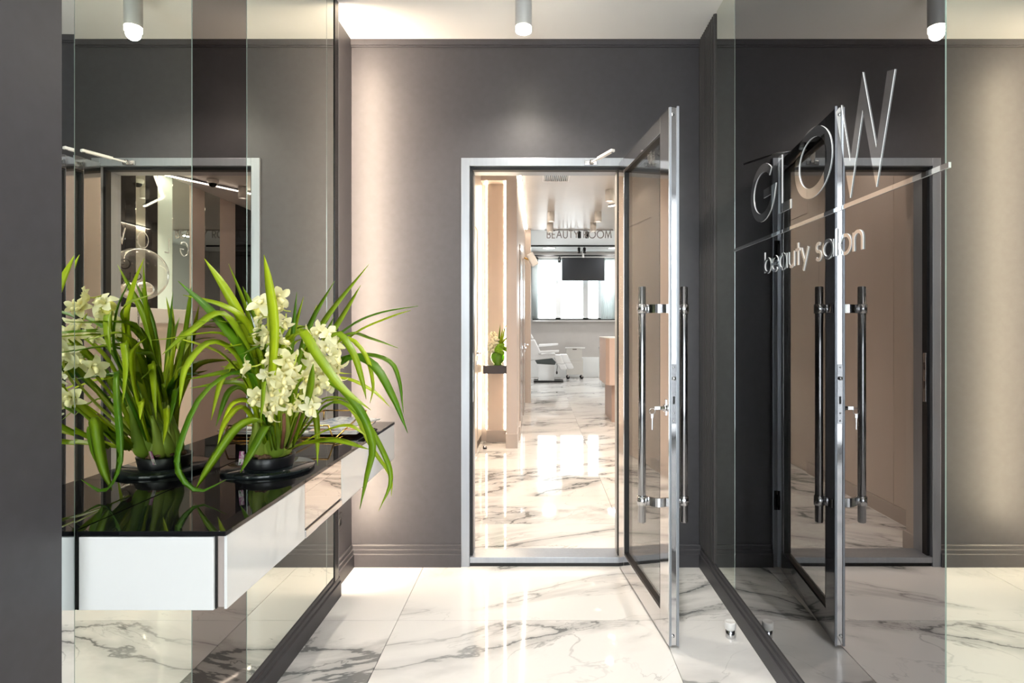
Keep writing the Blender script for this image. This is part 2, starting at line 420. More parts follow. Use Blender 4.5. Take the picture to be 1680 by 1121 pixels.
MB().box(-.984, XL+.002, 2.722, 2.730, .117, ZC-.001).build('channel', alu, le)
MB().box(-.978, -.940, 2.730, 2.733, .14, ZC-.03).build('diffuser', led_warm, le)
mirror('mirror_panel', 1, 2.536, 2.800, mir, 'narrow clear mirror beside the fluted panel')
mirror('mirror_panel', 1, 1.222, 2.536, mir_grey, 'large smoked mirror carrying the salon lettering')
mirror('mirror_panel', 1, .20, 1.222, mir, 'clear mirror at the picture edge past the smoked sign mirror')
so = thing('wall_socket', 'black wall socket in the recess behind the console end', 'socket', (-.985, 2.875, .30))
MB().box(0, .008, -.03, .03, -.04, .04, bev=.003).build('plate', socket_m, so)
MB().lathe([(0,0),(.019,0),(.021,.003),(.017,.003),(.016,.001),(0,.001)], n=18, M=Matrix.Translation((.008,0,0)) @ Matrix.Rotation(PI/2,4,'Y')).build('outlet', black_trim, so)

# ------------------------------------------------------------------ lettering
def arc(cx, cy, rx, ry, a0, a1, n=20):
    return [(cx+rx*math.cos(math.radians(a0+(a1-a0)*i/n)), cy+ry*math.sin(math.radians(a0+(a1-a0)*i/n))) for i in range(n+1)]
CAP = {
 'G': (1.08, [(arc(.54,.5,.47,.5,42,340,30)+[(1.02,.46),(.60,.46)], False)]),
 'L': (.50, [([(0.06,1),(0.06,0.0),(.50,0.0)], False)]),
 'O': (1.10, [(arc(.55,.5,.5,.5,0,360,40)[:-1], True)]),
 'W': (1.24, [([(.04,1),(.33,0),(.62,1),(.91,0),(1.20,1)], False)]),
 'B': (.60, [([(.06,0),(.06,1)], False), ([(.06,1),(.30,1)]+arc(.30,.76,.22,.24,90,-90,10)+[(.06,.52)], False), ([(.30,.52)]+arc(.30,.26,.26,.26,90,-90,10)+[(.06,0)], False)]),
 'E': (.56, [([(.52,1),(.06,1),(.06,0),(.52,0)], False), ([(.06,.5),(.48,.5)], False)]),
 'A': (.86, [([(.03,0),(.43,1),(.83,0)], False), ([(.19,.36),(.67,.36)], False)]),
 'U': (.74, [([(.06,1)]+arc(.37,.32,.31,.32,180,360,14)+[(.68,1)], False)]),
 'T': (.62, [([(0,1),(.62,1)], False), ([(.31,1),(.31,0)], False)]),
 'Y': (.72, [([(.02,1),(.36,.48),(.70,1)], False), ([(.36,.48),(.36,0)], False)]),
 'R': (.62, [([(.06,0),(.06,1)], False), ([(.06,1),(.30,1)]+arc(.30,.73,.24,.27,90,-90,10)+[(.06,.46)], False), ([(.28,.46),(.60,0)], False)]),
 'M': (.98, [([(.03,0),(.16,1),(.49,.12),(.82,1),(.95,0)], False)]),
 ' ': (.45, []),
}
XH = .66
LOW = {
 'b': (.66, [([(.05,1),(.05,0)], False), (arc(.36,.33,.30,.33,0,360,26)[:-1], True)]),
 'e': (.64, [([(.03,.33),(.61,.33)]+arc(.32,.33,.29,.33,0,318,26), False)]),
 'a': (.68, [([(.62,XH),(.62,0)], False), (arc(.32,.33,.30,.33,0,360,26)[:-1], True)]),
 'u': (.56, [([(.05,XH)]+arc(.27,.24,.22,.24,180,360,12)+[(.49,XH)], False), ([(.49,.24),(.49,0)], False)]),
 't': (.34, [([(.17,.95),(.17,0)], False), ([(.0,XH),(.34,XH)], False)]),
 'y': (.54, [([(.02,XH),(.27,.04)], False), ([(.52,XH),(.16,-.28)], False)]),
 's': (.40, [(arc(.20,.49,.15,.16,50,250,12)+arc(.20,.17,.16,.17,80,-150,12), False)]),
 'l': (.16, [([(.08,1),(.08,0)], False)]),
 'o': (.68, [(arc(.34,.33,.30,.33,0,360,26)[:-1], True)]),
 'n': (.56, [([(.05,XH),(.05,0)], False), ([(.05,.40)]+arc(.27,.42,.22,.24,180,0,12)+[(.49,0)], False)]),
 ' ': (.34, []),
}
def stroke(mb, pts, closed, wd, z0, z1, tf, mlim=3.2, edge_i=0):
    """mitred stroke of width wd extruded z0..z1; tf maps local (x,y,z) to the world"""
    pts = [Vector((p[0], p[1], 0)) for p in pts]; n = len(pts); Lf, Rt = [], []
    for i in range(n):
        if closed: a, b = pts[i]-pts[i-1], pts[(i+1) % n]-pts[i]
        else:
            a = pts[i]-pts[i-1] if i else pts[1]-pts[0]; b = pts[i+1]-pts[i] if i < n-1 else pts[-1]-pts[-2]
        a = a.normalized(); b = b.normalized()
        na, nb = Vector((-a.y, a.x, 0)), Vector((-b.y, b.x, 0)); m = na+nb
        m = m/max(m.length, 1e-6); k = min(1/max(m.dot(na), .05), mlim)
        Lf.append(pts[i]+m*k*wd/2); Rt.append(pts[i]-m*k*wd/2)
    def mk(p, z): return mb.bm.verts.new(tf(p.x, p.y, z))
    rows = [[mk(Lf[i], z1), mk(Rt[i], z1), mk(Rt[i], z0), mk(Lf[i], z0)] for i in range(n)]
    for i in range(n if closed else n-1):
        a, b = rows[i], rows[(i+1) % n]
        for k in range(4):
            f = mb.bm.faces.new((a[k], a[(k+1) % 4], b[(k+1) % 4], b[k])); f.material_index = 0 if k == 0 else edge_i
    if not closed:
        for q in (rows[0], rows[-1][::-1]): mb.bm.faces.new(q).material_index = edge_i
def letter(name, glyph, sx, sy, wd, z0, z1, tf, m, parent):
    mb = MB(); ei = 1 if isinstance(m, list) else 0
    for k, (pts, cl) in enumerate(glyph[1]):
        stroke(mb, [(x*sx, y*sy) for x, y in pts], cl, wd, z0, z1+k*.0003, tf, edge_i=ei)
    return mb.build(name, m, parent)
letter_mats = [mir_letter, mat('acrylic_edge', (.80,.82,.82), .25)]
sign = thing('wall_sign', 'mirrored salon lettering with a long underline on the smoked mirror', 'sign', (XR, 1.9, 1.6))
def on_right(yl, zb, xs=XR):          # text running towards the camera on a wall that faces -X
    return lambda x, y, z: (xs-z-sign.location.x if xs == XR else xs-z, yl-x-(sign.location.y if xs == XR else 0), zb+y-(sign.location.z if xs == XR else 0))
for ch, ya, yb in (('G', 2.339, 2.098), ('L', 2.071, 1.957), ('O', 1.938, 1.692), ('W', 1.671, 1.396)):
    wd = .031; gl = CAP[ch]; xs = [p[0] for st in gl[1] for p in st[0]]
    sx = (ya-yb-(wd if ch in 'GO' else wd*.9))/(max(xs)-min(xs)); hz = .217-(wd if ch in 'GO' else (wd if ch == 'L' else 0))
    letter('letter', gl, sx, hz, wd, .0005, .0026, on_right(ya-wd/2+min(xs)*sx, 1.655+(wd/2 if ch != 'W' else 0)), letter_mats, sign)
um = MB(); stroke(um, [(0,0),(1.334,0)], False, .0115, .0005, .0026, on_right(2.544, 1.5885), edge_i=1); um.build('underline', letter_mats, sign)
txt = 'beauty salon'; tot = sum(LOW[c][0]+.07 for c in txt)-.07; hh = .077; sx = .676/tot; x = 0
for c in txt:
    if c != ' ': letter('letter', LOW[c], sx, hh, .0092, .0005, .0026, on_right(2.204-x, 1.4575), letter_mats, sign)
    x += (LOW[c][0]+.07)*sx

# ------------------------------------------------------------------ door frame and open glass leaf
fr = thing('trim_2', 'brushed aluminium frame around the salon doorway', 'door frame', (0, YB, 0), kind='structure')
def jamb(x0, x1, z0, z1, horiz=None):
    mb = MB(); mb.box(x0, x1, -.013, .125, z0, z1, bev=.002); return mb
jamb(FX0, DX0-.014, 0, FZ).build('jamb', alu, fr); jamb(DX1+.014, FX1, 0, FZ).build('jamb', alu, fr)
jamb(DX0-.014, DX1+.014, DZ+.016, FZ).build('head', alu, fr)
gk = MB(); gk.box(DX0-.014, DX0, .012, .05, .05, DZ+.016); gk.box(DX1, DX1+.014, .012, .05, .05, DZ+.016); gk.box(DX0, DX1, .012, .05, DZ, DZ+.016)
rv = MB(); rv.box(DX0-.014, DX0, .051, .124, .05, DZ+.016); rv.box(DX1, DX1+.014, .051, .124, .05, DZ+.016); rv.box(DX0, DX1, .051, .124, DZ, DZ+.016); rv.build('reveal', alu, fr)
gk.build('gasket', rubber, fr)
th = MB().box(DX0-.014, DX1+.014, -.012, .12, .020, .050, bev=.002).build('threshold', alu, fr)
MB().box(DX0-.014, DX1+.014, -.004, .12, .0, .020).build('threshold_seal', rubber, th)
sp = MB().box(DX0-.016, DX0+.001, .02, .045, .86, 1.12, bev=.001).build('strike_plate', steel, fr)
for z in (.95, 1.05): MB().box(DX0-.002, DX0+.002, .027, .038, z-.02, z+.02).build('strike_slot', black_trim, sp)

ang = math.atan2(2.28-3.055, .506-.417); LW = .780; LT = .036; ZT = 2.112
leaf = thing('door_1', 'open glass door leaf in a polished aluminium frame', 'door', (.417, 3.055, 0), ang, kind='structure')
z0 = .012; sL, sR, rT, rB = .10, .105, .066, .095
def rail(nm, x0, x1, za, zb): 
    o = MB().box(x0, x1, 0, LT, za, zb, bev=.0015).build(nm, alu_pol, leaf); return o
rail('stile', 0, sL, z0, ZT); rail('stile', LW-sR, LW, z0, ZT); rail('rail', sL, LW-sR, ZT-rT, ZT); rail('rail', sL, LW-sR, z0, z0+rB)
gb = MB(); a0, a1, b0, b1 = sL, LW-sR, z0+rB, ZT-rT
for (xa, xb, za, zb) in ((a0,a0+.010,b0,b1),(a1-.010,a1,b0,b1),(a0+.01,a1-.01,b0,b0+.010),(a0+.01,a1-.01,b1-.010,b1)):
    gb.box(xa, xb, .002, .034, za, zb)
gb.build('glazing_gasket', rubber, leaf)
MB().box(a0+.008, a1-.008, .014, .022, b0+.008, b1-.008).build('pane', glass, leaf)
ec = MB(); ec.box(LW, LW+.004, .003, .010, z0, ZT); ec.box(LW, LW+.006, LT-.004, LT+.004, z0, ZT+.004)
ec.build('edge_channel', alu, leaf)
lp = MB().box(LW, LW+.003, .010, .030, .878, 1.11, bev=.0008).build('lock_plate', steel, leaf)
MB().lathe([(0,0),(.006,0),(.008,.004),(.006,.008),(0,.008)], n=14, M=Matrix.Translation((LW+.003,.02,1.055)) @ Matrix.Rotation(PI/2,4,'Y')).build('roller_latch', chrome, lp)
MB().box(LW+.002, LW+.004, .016, .024, .955, .985).build('bolt_slot', black_trim, lp)
for z in (.89, 1.098, .92): MB().lathe([(0,.0015),(.003,.0015),(.0035,0)], n=10, M=Matrix.Translation((LW+.003,.02,z)) @ Matrix.Rotation(PI/2,4,'Y')).build('screw', chrome, lp)
for zz in (.05, 2.085): MB().lathe([(0,.003),(.007,.003),(.008,0)], n=12, M=Matrix.Translation((LW,.016,zz)) @ Matrix.Rotation(PI/2,4,'Y')).build('edge_bolt', chrome, leaf)
def pull(yb, face, HX):
    hb = MB().lathe([(0,.476),(.013,.476),(.0155,.479),(.0155,1.414),(.013,1.417),(0,1.417)], c=(HX,yb,0), n=22).build('pull_handle', steel, leaf)
    for z in (1.328, .563):
        MB().lathe([(.0155,-.018),(.0195,-.018),(.0195,.018),(.0155,.018)], c=(HX,yb,z), n=20).build('handle_collar', chrome, hb)
        br = MB(); s_ = 1 if face > yb else -1; pts = []
        for i in range(9):
            t = i/8; pts.append((HX+.020*math.sin(PI*t)*.9+.03*t, yb+s_*.018+(face-yb-s_*.018)*t))
        quad = [(p[0]-.006, p[1]) for p in pts]+[(p[0]+.006, p[1]) for p in pts[::-1]]
        br.prism(quad, 'z', z-.017, z+.017); br.build('handle_bracket', chrome, hb)
pull(-.088, 0, .715); pull(.080, LT, .73)
cyl = MB().lathe([(0,.0),(.014,0),(.016,.004),(.014,.010),(.008,.012),(.008,.022),(0,.022)], n=18, M=Matrix.Translation((LW-.035,0,.935)) @ Matrix.Rotation(PI/2,4,'X')).build('lock_cylinder', chrome, leaf)
MB().box(LW-.044, LW-.026, -.004, 0, .905, .97, bev=.003).build('escutcheon', chrome, leaf)
ky = MB(); ky.box(LW-.0362, LW-.0338, -.045, -.018, .928, .942, bev=.0008)
ky.tube([(LW-.035+.0*math.cos(a), -.055+.012*math.cos(a), .935-.012+.012*math.sin(a)) for a in [2*PI*i/18 for i in range(18)]], .0013, 6, closed=True)
kyo = ky.build('key', chrome, cyl)
k2 = MB(); k2.box(LW-.0362, LW-.0338, -.060, -.050, .895, .913, bev=.0008); k2.box(LW-.0362, LW-.0338, -.057, -.053, .850, .896, bev=.0005); k2.build('spare_key', chrome, cyl)
# door closer on the far face with its arm, hinges
cb = MB().box(.22, .48, LT, LT+.040, 2.036, 2.078, bev=.016).build('closer_body', black_trim, leaf)
inv = leaf.matrix_basis.inverted() if False else Matrix.Rotation(-ang, 4, 'Z') @ Matrix.Translation((-.417, -3.055, 0))
def wl_(p): return inv @ Vector(p)
MB().tube([Vector((.30, LT+.02, 2.085)), wl_((.56, 2.80, 2.088)), wl_((.667, 2.95, 2.078))], .005, 8).build('closer_rod', chrome, leaf)
for z in (.35, 1.66):
    h = MB().lathe([(0,-.05),(.012,-.05),(.012,.05),(0,.05)], c=(-.012, LT+.008, z), n=16).build('hinge', rubber, leaf)
    MB().box(-.012, .03, LT, LT+.007, z-.03, z+.03, bev=.002).build('hinge_plate', black_trim, h)
# arm left on the frame head
arm = thing('closer_arm', 'white door closer arm sticking out from the door frame head', 'door closer', (.27, 3.06, 2.115))
MB().box(-.032, .032, -.010, .003, -.011, .011, bev=.003).build('bracket', chrome, arm)
MB().lathe([(0,-.011),(.010,-.011),(.010,.011),(0,.011)], c=(.005,-.016,0), n=14).build('pivot', chrome, arm)
e0, e1 = Vector((.005,-.016,0)), Vector((.363-.27, 2.855-3.06, .005))
dv = (e1-e0); M4 = Matrix.Translation(e0) @ dv.to_track_quat('X','Z').to_matrix().to_4x4()
am = MB(); am.box(0, dv.length*.35, -.006, .006, -.004, .004, bev=.002, M=M4); am.box(dv.length*.33, dv.length, -.011, .011, -.007, .007, bev=.004, M=M4)
am.build('arm_bar', lamp_white, arm)
MB().lathe([(0,-.009),(.006,-.009),(.006,.009),(0,.009)], c=tuple(e1-dv.normalized()*.012), n=12).build('arm_screw', chrome, arm)
# door stop
ds = thing('door_stop', 'small steel door stop with white rubber cap on the floor', 'door stop', (.774, 2.367, 0))
MB().lathe([(0,0),(.017,0),(.018,.002),(.018,.036),(0,.036)], n=24).build('body', chrome, ds)
MB().lathe([(.018,.034),(.0215,.036),(.0225,.040),(.0225,.062),(.019,.066),(.017,.063),(0,.063)], n=24).build('rubber_cap', lamp_white, ds)

# ------------------------------------------------------------------ ceiling lamp of the vestibule
lmp = thing('ceiling_spotlight', 'white cylinder spotlight on the ceiling in front of the glass door', 'ceiling lamp', (-.068, 2.60, ZC))
MB().lathe([(0,0),(.036,0),(.0365,-.003),(.0365,-.175),(.033,-.178),(.030,-.160),(0,-.160)], n=32).build('housing', lamp_grey, lmp)
MB().lathe([(.030,-.164),(.0345,-.178),(.0345,-.196),(.030,-.199),(0,-.199)], n=32).build('glow_ring', lamp_glow, lmp)
spot('spot_light', (-.068, 2.60, ZC-.205), 34, (1,.91,.79), 2.6, .8, .03)
# out-of-view lamps, added to brighten the floor, console and ceiling
for xl, yl, pw, lab in ((.45, 1.60, 40, 'added white cylinder spotlight, out of view, brightening the middle of the vestibule'), (-.068, .50, 26, 'added white cylinder spotlight, out of view, brightening the vestibule from nearer the entrance')):
    lm2 = thing('ceiling_spotlight', lab, 'ceiling lamp', (xl, yl, ZC))
    MB().lathe([(0,0),(.036,0),(.0365,-.003),(.0365,-.175),(.033,-.178),(.030,-.160),(0,-.160)], n=32).build('housing', lamp_grey, lm2)
    MB().lathe([(.030,-.164),(.0345,-.178),(.0345,-.196),(.030,-.199),(0,-.199)], n=32).build('glow_ring', lamp_glow, lm2)
    spot('spot_light', (xl, yl, ZC-.205), pw, (1,.96,.92), 2.6, .7, .03)

# ------------------------------------------------------------------ wall console
CX0, CX1, CY0, CY1, CZ0, CZ1 = XL, -.632, 1.186, 2.562, .681, .841
YA, YBm = 1.582, 1.876
con = thing('wall_console', 'floating white console with black glass top fixed to the mirror wall', 'console', (-.79, 1.87, CZ0))
O = con.location
def C(mb, nm, m, par=con):
    o = mb.build(nm, m, par)
    if par is con: o.location = -O
    return o
C(MB().box(CX0+.001, CX1-.0065, CY0+.005, CY1-.004, CZ0+.002, CZ1-.0105), 'carcass', mat('console_carcass', (.42,.36,.33), .4))
for ya_, yb_ in ((CY0-.007, YA), (YA+.0012, YBm), (YBm+.0012, CY1)): C(MB().box(CX0+.002, CX1+.001, ya_, yb_, CZ1-.010, CZ1, bev=.001), 'glass_top', black_glass)
C(MB().box(CX0+.007, CX1-.024, CY0-.006, CY0+.0045, CZ0, CZ1-.012, bev=.0015), 'end_panel', white_gloss)
C(MB().box(CX0+.001, CX0+.0065, CY0-.004, CY0+.0045, CZ0, CZ1-.011), 'sealant_joint', black_trim)
C(MB().box(CX1-.0235, CX1-.0205, CY0-.001, CY0+.0045, CZ0+.001, CZ1-.011), 'shadow_gap', black_trim)
C(MB().box(CX1-.006, CX1, CY0, YA-.001, CZ0, CZ1-.011, bev=.001), 'drawer_front', white_gloss)
C(MB().box(CX1-.006, CX1-.001, YA+.001, YBm-.001, CZ0+.026, CZ1-.011, bev=.001), 'mirrored_drawer_front', mat('mirror_console', (.66,.63,.60), .0, 1))
C(MB().box(CX1-.0064, CX1+.002, YA+.001, YBm-.001, CZ0, CZ0+.022, bev=.002), 'handle_rail', alu_pol)
C(MB().box(CX1-.006, CX1, YBm+.001, CY1, CZ0, CZ1-.011, bev=.001), 'drawer_front', white_gloss)
# round smoked glass plate under the pot
PC = Vector((-.784, 1.70, CZ1))
tag(MB().lathe([(0,0),(.124,0),(.125,.001),(.125,.009),(.124,.010),(0,.010)], c=tuple(PC), n=64).build('round_plate', dark_plate), 'round smoked glass plate under the orchid pot', 'plate')

# magazines and gold wire holder
def mag(c, sx, sy, th, rz, m, label, group=None):
    t = thing('magazine', label, 'magazine', c, rz, group)
    MB().box(-sx/2, sx/2, -sy/2, sy/2, th-.0006, th).build('cover', m, t)
    MB().box(-sx/2+.001, sx/2-.001, -sy/2+.001, sy/2-.001, .0006, th-.0006).build('pages', lamp_white, t)
    MB().box(-sx/2, sx/2, -sy/2, sy/2, 0, .0006).build('back_cover', black_trim, t)
    return t
mag((-.775,2.345,CZ1+.019), .21, .29, .006, .12, mag_warm, 'magazine with a warm portrait cover lying on the console')
mag((-.80,2.36,CZ1+.0252), .20, .27, .005, -.30, mag_cool, 'black and white magazine lying on top of the portrait magazine')
mag((-.79,2.33,CZ1+.0115), .21, .28, .0072, .02, mag_cool, 'lowest magazine lying in the gold wire holder')
hw = thing('wire_holder', 'angular gold wire magazine holder on the console', 'holder', (-.815, 2.30, CZ1))
hm = MB(); x0_, x1_, ya_, yb_ = -.10, .08, -.20, .19
for seg in ([(x0_,ya_,.004),(x1_,ya_,.004),(x1_,yb_,.004),(x0_,yb_,.004),(x0_,ya_,.004)], [(x0_,ya_,.06),(x1_-.02,ya_,.06)], [(x0_,ya_,.004),(x0_,ya_,.06)], [(x1_,ya_,.004),(x1_-.02,ya_,.06)],
            [(x1_,ya_,.010),(x1_,yb_,.060)], [(x1_,yb_,.004),(x1_,yb_,.06)], [(x0_,yb_,.06),(x1_,yb_,.06)], [(x0_,yb_,.004),(x0_,yb_,.06)], [(x0_,ya_,.06),(x0_,yb_,.06)]):
    for p, q in zip(seg, seg[1:]): hm.tube([p, q], .0030, 6)
hm.build('wire_frame', gold, hw)
for k in range(4): MB().tube([(x0_, ya_+.05+k*.09, .007), (x1_, ya_+.05+k*.09, .007)], .0022, 6).build('cross_wire', gold, hw)

# ------------------------------------------------------------------ orchid
orc = thing('potted_orchid', 'cream flowering orchid with long arching leaves on the console', 'plant', tuple(PC+Vector((0,0,.010))))
OO = orc.location
MB().lathe([(0,0),(.064,0),(.066,.003),(.072,.032),(.069,.034),(.066,.026),(0,.026)], n=40).build('pot', pot_m, orc)
bk = MB()
for i in range(46):
    a = random.uniform(0, 2*PI); r = .058*math.sqrt(random.random())
    M3 = Matrix.Rotation(random.uniform(0,3), 3, 'Z') @ Matrix.Rotation(random.uniform(-.6,.6), 3, 'X')
    bk.ellipsoid((r*math.cos(a), r*math.sin(a), .030+random.uniform(0,.010)), (random.uniform(.008,.016), random.uniform(.004,.008), .006), 7, 5, M3)
bko = bk.build('potting_bark', plug_m, orc); bko['kind'] = 'stuff'
rt = MB()
for i in range(26):
    a = random.uniform(0, 2*PI); r0, r1 = random.uniform(.0,.03), random.uniform(.035,.062)
    rt.tube([(r0*math.cos(a), r0*math.sin(a), .06), ((r0+r1)/2*math.cos(a+.2), (r0+r1)/2*math.sin(a+.2), .055), (r1*math.cos(a+.3), r1*math.sin(a+.3), .034)], .0018, 5)
rto = rt.build('roots', plug_m, orc)

def catmull(pts, n):
    P_ = [pts[0]*2-pts[1]]+pts+[pts[-1]*2-pts[-2]]; out = []
    segs = len(pts)-1
    for k in range(n+1):
        u = k/n*segs; i = min(int(u), segs-1); t = u-i
        a, b, c, d = P_[i:i+4]
        out.append(.5*((2*b)+(c-a)*t+(2*a-5*b+4*c-d)*t*t+(3*b-a-3*c+d)*t**3))
    return out
def strap(pts, wd, nrm, par=orc, m=leaf_m, name='leaf', n=18, peak=.55, base=.45):
    c = catmull([Vector(p) for p in pts], n); mb = MB(); rows = []
    for i, p in enumerate(c):
        t = i/n; T = (c[min(i+1, n)]-c[max(i-1, 0)]).normalized()
        S = T.cross(nrm)
        if S.length < .15: S = T.cross(nrm+Vector((.3,.2,.3)))
        S.normalize(); NN = S.cross(T)
        if rows and S.dot(prevS) < 0: S = -S; NN = -NN
        prevS = S
        e = base+(1-base)*min(1, t/peak*1.1) if t < peak else max(0.0, 1-((t-peak)/(1-peak))**2.3)
        hw_ = wd/2*max(e, .03)
        mid = p-NN*hw_*.38
        rows.append([mb.bm.verts.new(p+S*hw_), mb.bm.verts.new(mid), mb.bm.verts.new(p-S*hw_),
                     mb.bm.verts.new(mid-NN*.0009)])
    for a, b in zip(rows, rows[1:]):
        for k, l in ((0,1),(1,2),(2,3),(3,0)):
            f = mb.bm.faces.new((a[k], a[l], b[l], b[k])); f.smooth = True
    mb.bm.faces.new(rows[-1]); mb.bm.faces.new(rows[0][::-1])
    o = mb.build(name, m, par)
    if par is orc: o.location = -OO
    return o
BASE = (450, 740, 1.69)
FC = Vector((0,-1,.25)); FU = Vector((0,-.45,1)); FM = Vector((.1,-.8,.7))
LEAVES = [
 ([(452,735,1.64),(446,640,1.48),(450,540,1.45),(442,470,1.47),(433,418,1.49)], .031, FC),
 ([(440,735,1.68),(425,640,1.62),(402,540,1.55),(370,475,1.52),(335,424,1.50)], .029, FM),
 ([(445,735,1.68),(428,600,1.66),(405,510,1.60),(375,433,1.55)], .015, FC),
 ([(440,735,1.68),(425,650,1.60),(400,580,1.52),(350,515,1.46),(292,461,1.42)], .031, FM),
 ([(442,735,1.68),(432,610,1.60),(408,535,1.55),(368,502,1.50),(300,484,1.47)], .022, FM),
 ([(470,725,1.72),(490,620,1.75),(530,530,1.80),(605,434,1.85)], .026, FM),
 ([(475,725,1.74),(510,600,1.80),(555,530,1.86),(592,468,1.90)], .024, FM),
 ([(465,725,1.72),(485,610,1.75),(510,530,1.78),(549,461,1.80)], .022, FM),
 ([(460,725,1.72),(475,600,1.76),(487,479,1.80)], .018, FC),
 ([(462,725,1.72),(470,610,1.76),(482,545,1.79),(498,487,1.80)], .018, FM),
 ([(480,725,1.72),(520,590,1.74),(570,538,1.75),(620,514,1.75),(686,502,1.75)], .021, FU),
 ([(480,720,1.70),(525,605,1.70),(580,548,1.70),(640,520,1.70),(674,509,1.70)], .018, FU),
 ([(480,720,1.70),(520,590,1.70),(570,548,1.70),(610,556,1.70),(653,571,1.70)], .020, FU),
 ([(455,735,1.66),(462,610,1.58),(490,543,1.50),(522,585,1.46),(560,635,1.44),(608,673,1.44)], .028, FM),
 ([(470,735,1.64),(505,640,1.55),(545,628,1.50),(590,672,1.48),(611,730,1.48),(602,780,1.48),(590,836,1.48)], .024, FM),
 ([(480,720,1.68),(505,620,1.60),(548,548,1.55),(577,575,1.53),(593,620,1.52),(601,656,1.52)], .021, FM),
 ([(478,720,1.70),(510,640,1.66),(560,557,1.62),(598,580,1.60),(612,630,1.60),(607,662,1.60)], .014, FM),
 ([(472,725,1.68),(520,640,1.65),(570,588,1.62),(612,598,1.60),(645,652,1.58),(669,711,1.57)], .028, FM),
 ([(475,720,1.70),(540,605,1.70),(590,582,1.70),(638,592,1.70),(655,625,1.70),(662,682,1.70)], .017, FM),
 ([(480,730,1.66),(540,662,1.60),(590,680,1.57),(630,745,1.55),(641,790,1.54),(621,839,1.53)], .017, FM),
 ([(478,728,1.68),(530,660,1.62),(575,670,1.60),(610,735,1.58),(640,780,1.58),(642,815,1.58)], .013, FM),
 ([(470,738,1.66),(500,727,1.60),(550,722,1.56),(607,738,1.53)], .028, FU),
 ([(475,738,1.66),(530,708,1.60),(572,698,1.57),(602,716,1.56)], .018, FU),
 ([(440,732,1.66),(410,640,1.58),(370,585,1.52),(330,566,1.48),(291,555,1.45)], .020, FU),
 ([(440,735,1.66),(420,625,1.56),(380,612,1.50),(330,650,1.44),(298,720,1.41),(292,772,1.40),(325,806,1.41),(371,787,1.42)], .020, FM),
 ([(435,735,1.66),(415,600,1.55),(368,515,1.47),(310,545,1.40),(266,582,1.36)], .024, FM),
 ([(430,735,1.68),(402,605,1.55),(352,560,1.48),(306,600,1.43),(294,668,1.41)], .023, FM),
 ([(445,738,1.62),(430,692,1.52),(390,700,1.47),(345,762,1.43),(320,805,1.42)], .033, FM),
 ([(452,738,1.62),(441,697,1.53),(416,735,1.50),(394,776,1.49)], .028, FM),
 ([(480,725,1.70),(505,655,1.72),(519,690,1.72),(521,764,1.70)], .022, FM),
 ([(440,735,1.70),(412,650,1.68),(378,640,1.63),(354,700,1.58)], .024, FM),
 ([(440,735,1.70),(402,670,1.64),(372,688,1.60),(357,730,1.57)], .022, FM),
 ([(435,735,1.70),(396,604,1.60),(366,618,1.56),(346,690,1.54)], .022, FM),
 ([(450,735,1.60),(440,660,1.48),(434,624,1.42),(431,658,1.40),(427,692,1.40)], .014, FC),
 ([(480,735,1.62),(500,670,1.48),(509,635,1.43),(514,596,1.42)], .026, FC),
 ([(485,720,1.72),(515,640,1.74),(560,620,1.74),(610,640,1.72),(640,668,1.70)], .017, FU),
 ([(485,720,1.72),(520,660,1.74),(565,655,1.72),(600,690,1.70)], .014, FU),
 ([(465,725,1.74),(500,570,1.82),(520,500,1.86)], .020, FC),
 ([(455,725,1.72),(440,590,1.74),(415,510,1.72),(398,470,1.70)], .020, FC),
 ([(455,725,1.74),(460,580,1.80),(455,500,1.82)], .020, FC),
 ([(448,725,1.72),(430,600,1.70),(395,560,1.66),(368,575,1.62)], .022, FM),
 ([(470,725,1.74),(495,640,1.80),(530,560,1.88),(548,520,1.94)], .020, FC),
 ([(445,730,1.66),(415,665,1.60),(385,660,1.56),(365,690,1.53)], .020, FM),
]
for pts, wd, nv in LEAVES:
    strap([at(*p) for p in pts], wd*.86, nv+Vector((random.uniform(-.15,.15), 0, random.uniform(-.1,.1))))
rl = random.Random(21)
cnt = 0
while cnt < 40:
    a = rl.uniform(0, 2*PI); ln = rl.uniform(.26,.46); lean = rl.uniform(.2,.62); dp = Vector((math.cos(a), math.sin(a), 0))
    b = PC+Vector((rl.uniform(-.02,.03), rl.uniform(-.02,.03), .05))
    p = [b, b+dp*ln*.12*lean*1.5+Vector((0,0,ln*.40)), b+dp*ln*.5*lean*1.4+Vector((0,0,ln*.78)), b+dp*ln*1.15*lean*1.5+Vector((0,0,ln*(.95-lean*.35)))]
    if min(q.x for q in p) < XL+.03 or max(q.x for q in p) > -.62: continue
    strap(p, rl.uniform(.014,.022), Vector((rl.uniform(-.4,.4), -.8, .6))); cnt += 1
# pseudobulbs
for i in range(15):
    a = rl.uniform(PI*.9, 2.3*PI); r = rl.uniform(.012,.048); bx = PC+Vector((r*math.cos(a), r*math.sin(a), .040)); tp = bx+Vector((rl.uniform(.0,.065), rl.uniform(-.06,.0), rl.uniform(.11,.22)))
    c_ = catmull([bx, bx*.7+tp*.3+Vector((.008*math.cos(a),.008*math.sin(a),0)), tp], 8)
    o = MB().tube(c_, [.010,.017,.022,.022,.019,.014,.010,.007,.004], 10).build('pseudobulb', bulb_m, orc); o.location = -OO
for i in range(8):
    a = rl.uniform(0, 2*PI); bx = PC+Vector((.025*math.cos(a), .025*math.sin(a), .05)); tp = bx+Vector((rl.uniform(-.03,.05), rl.uniform(-.05,.02), rl.uniform(.12,.2)))
    strap([bx, bx*.6+tp*.4+Vector((.012*math.cos(a),.012*math.sin(a),0)), tp], .03, Vector((math.cos(a), math.sin(a)-.6, .2)), m=bulb_m, name='leaf_sheath', n=8, peak=.2, base=.9)
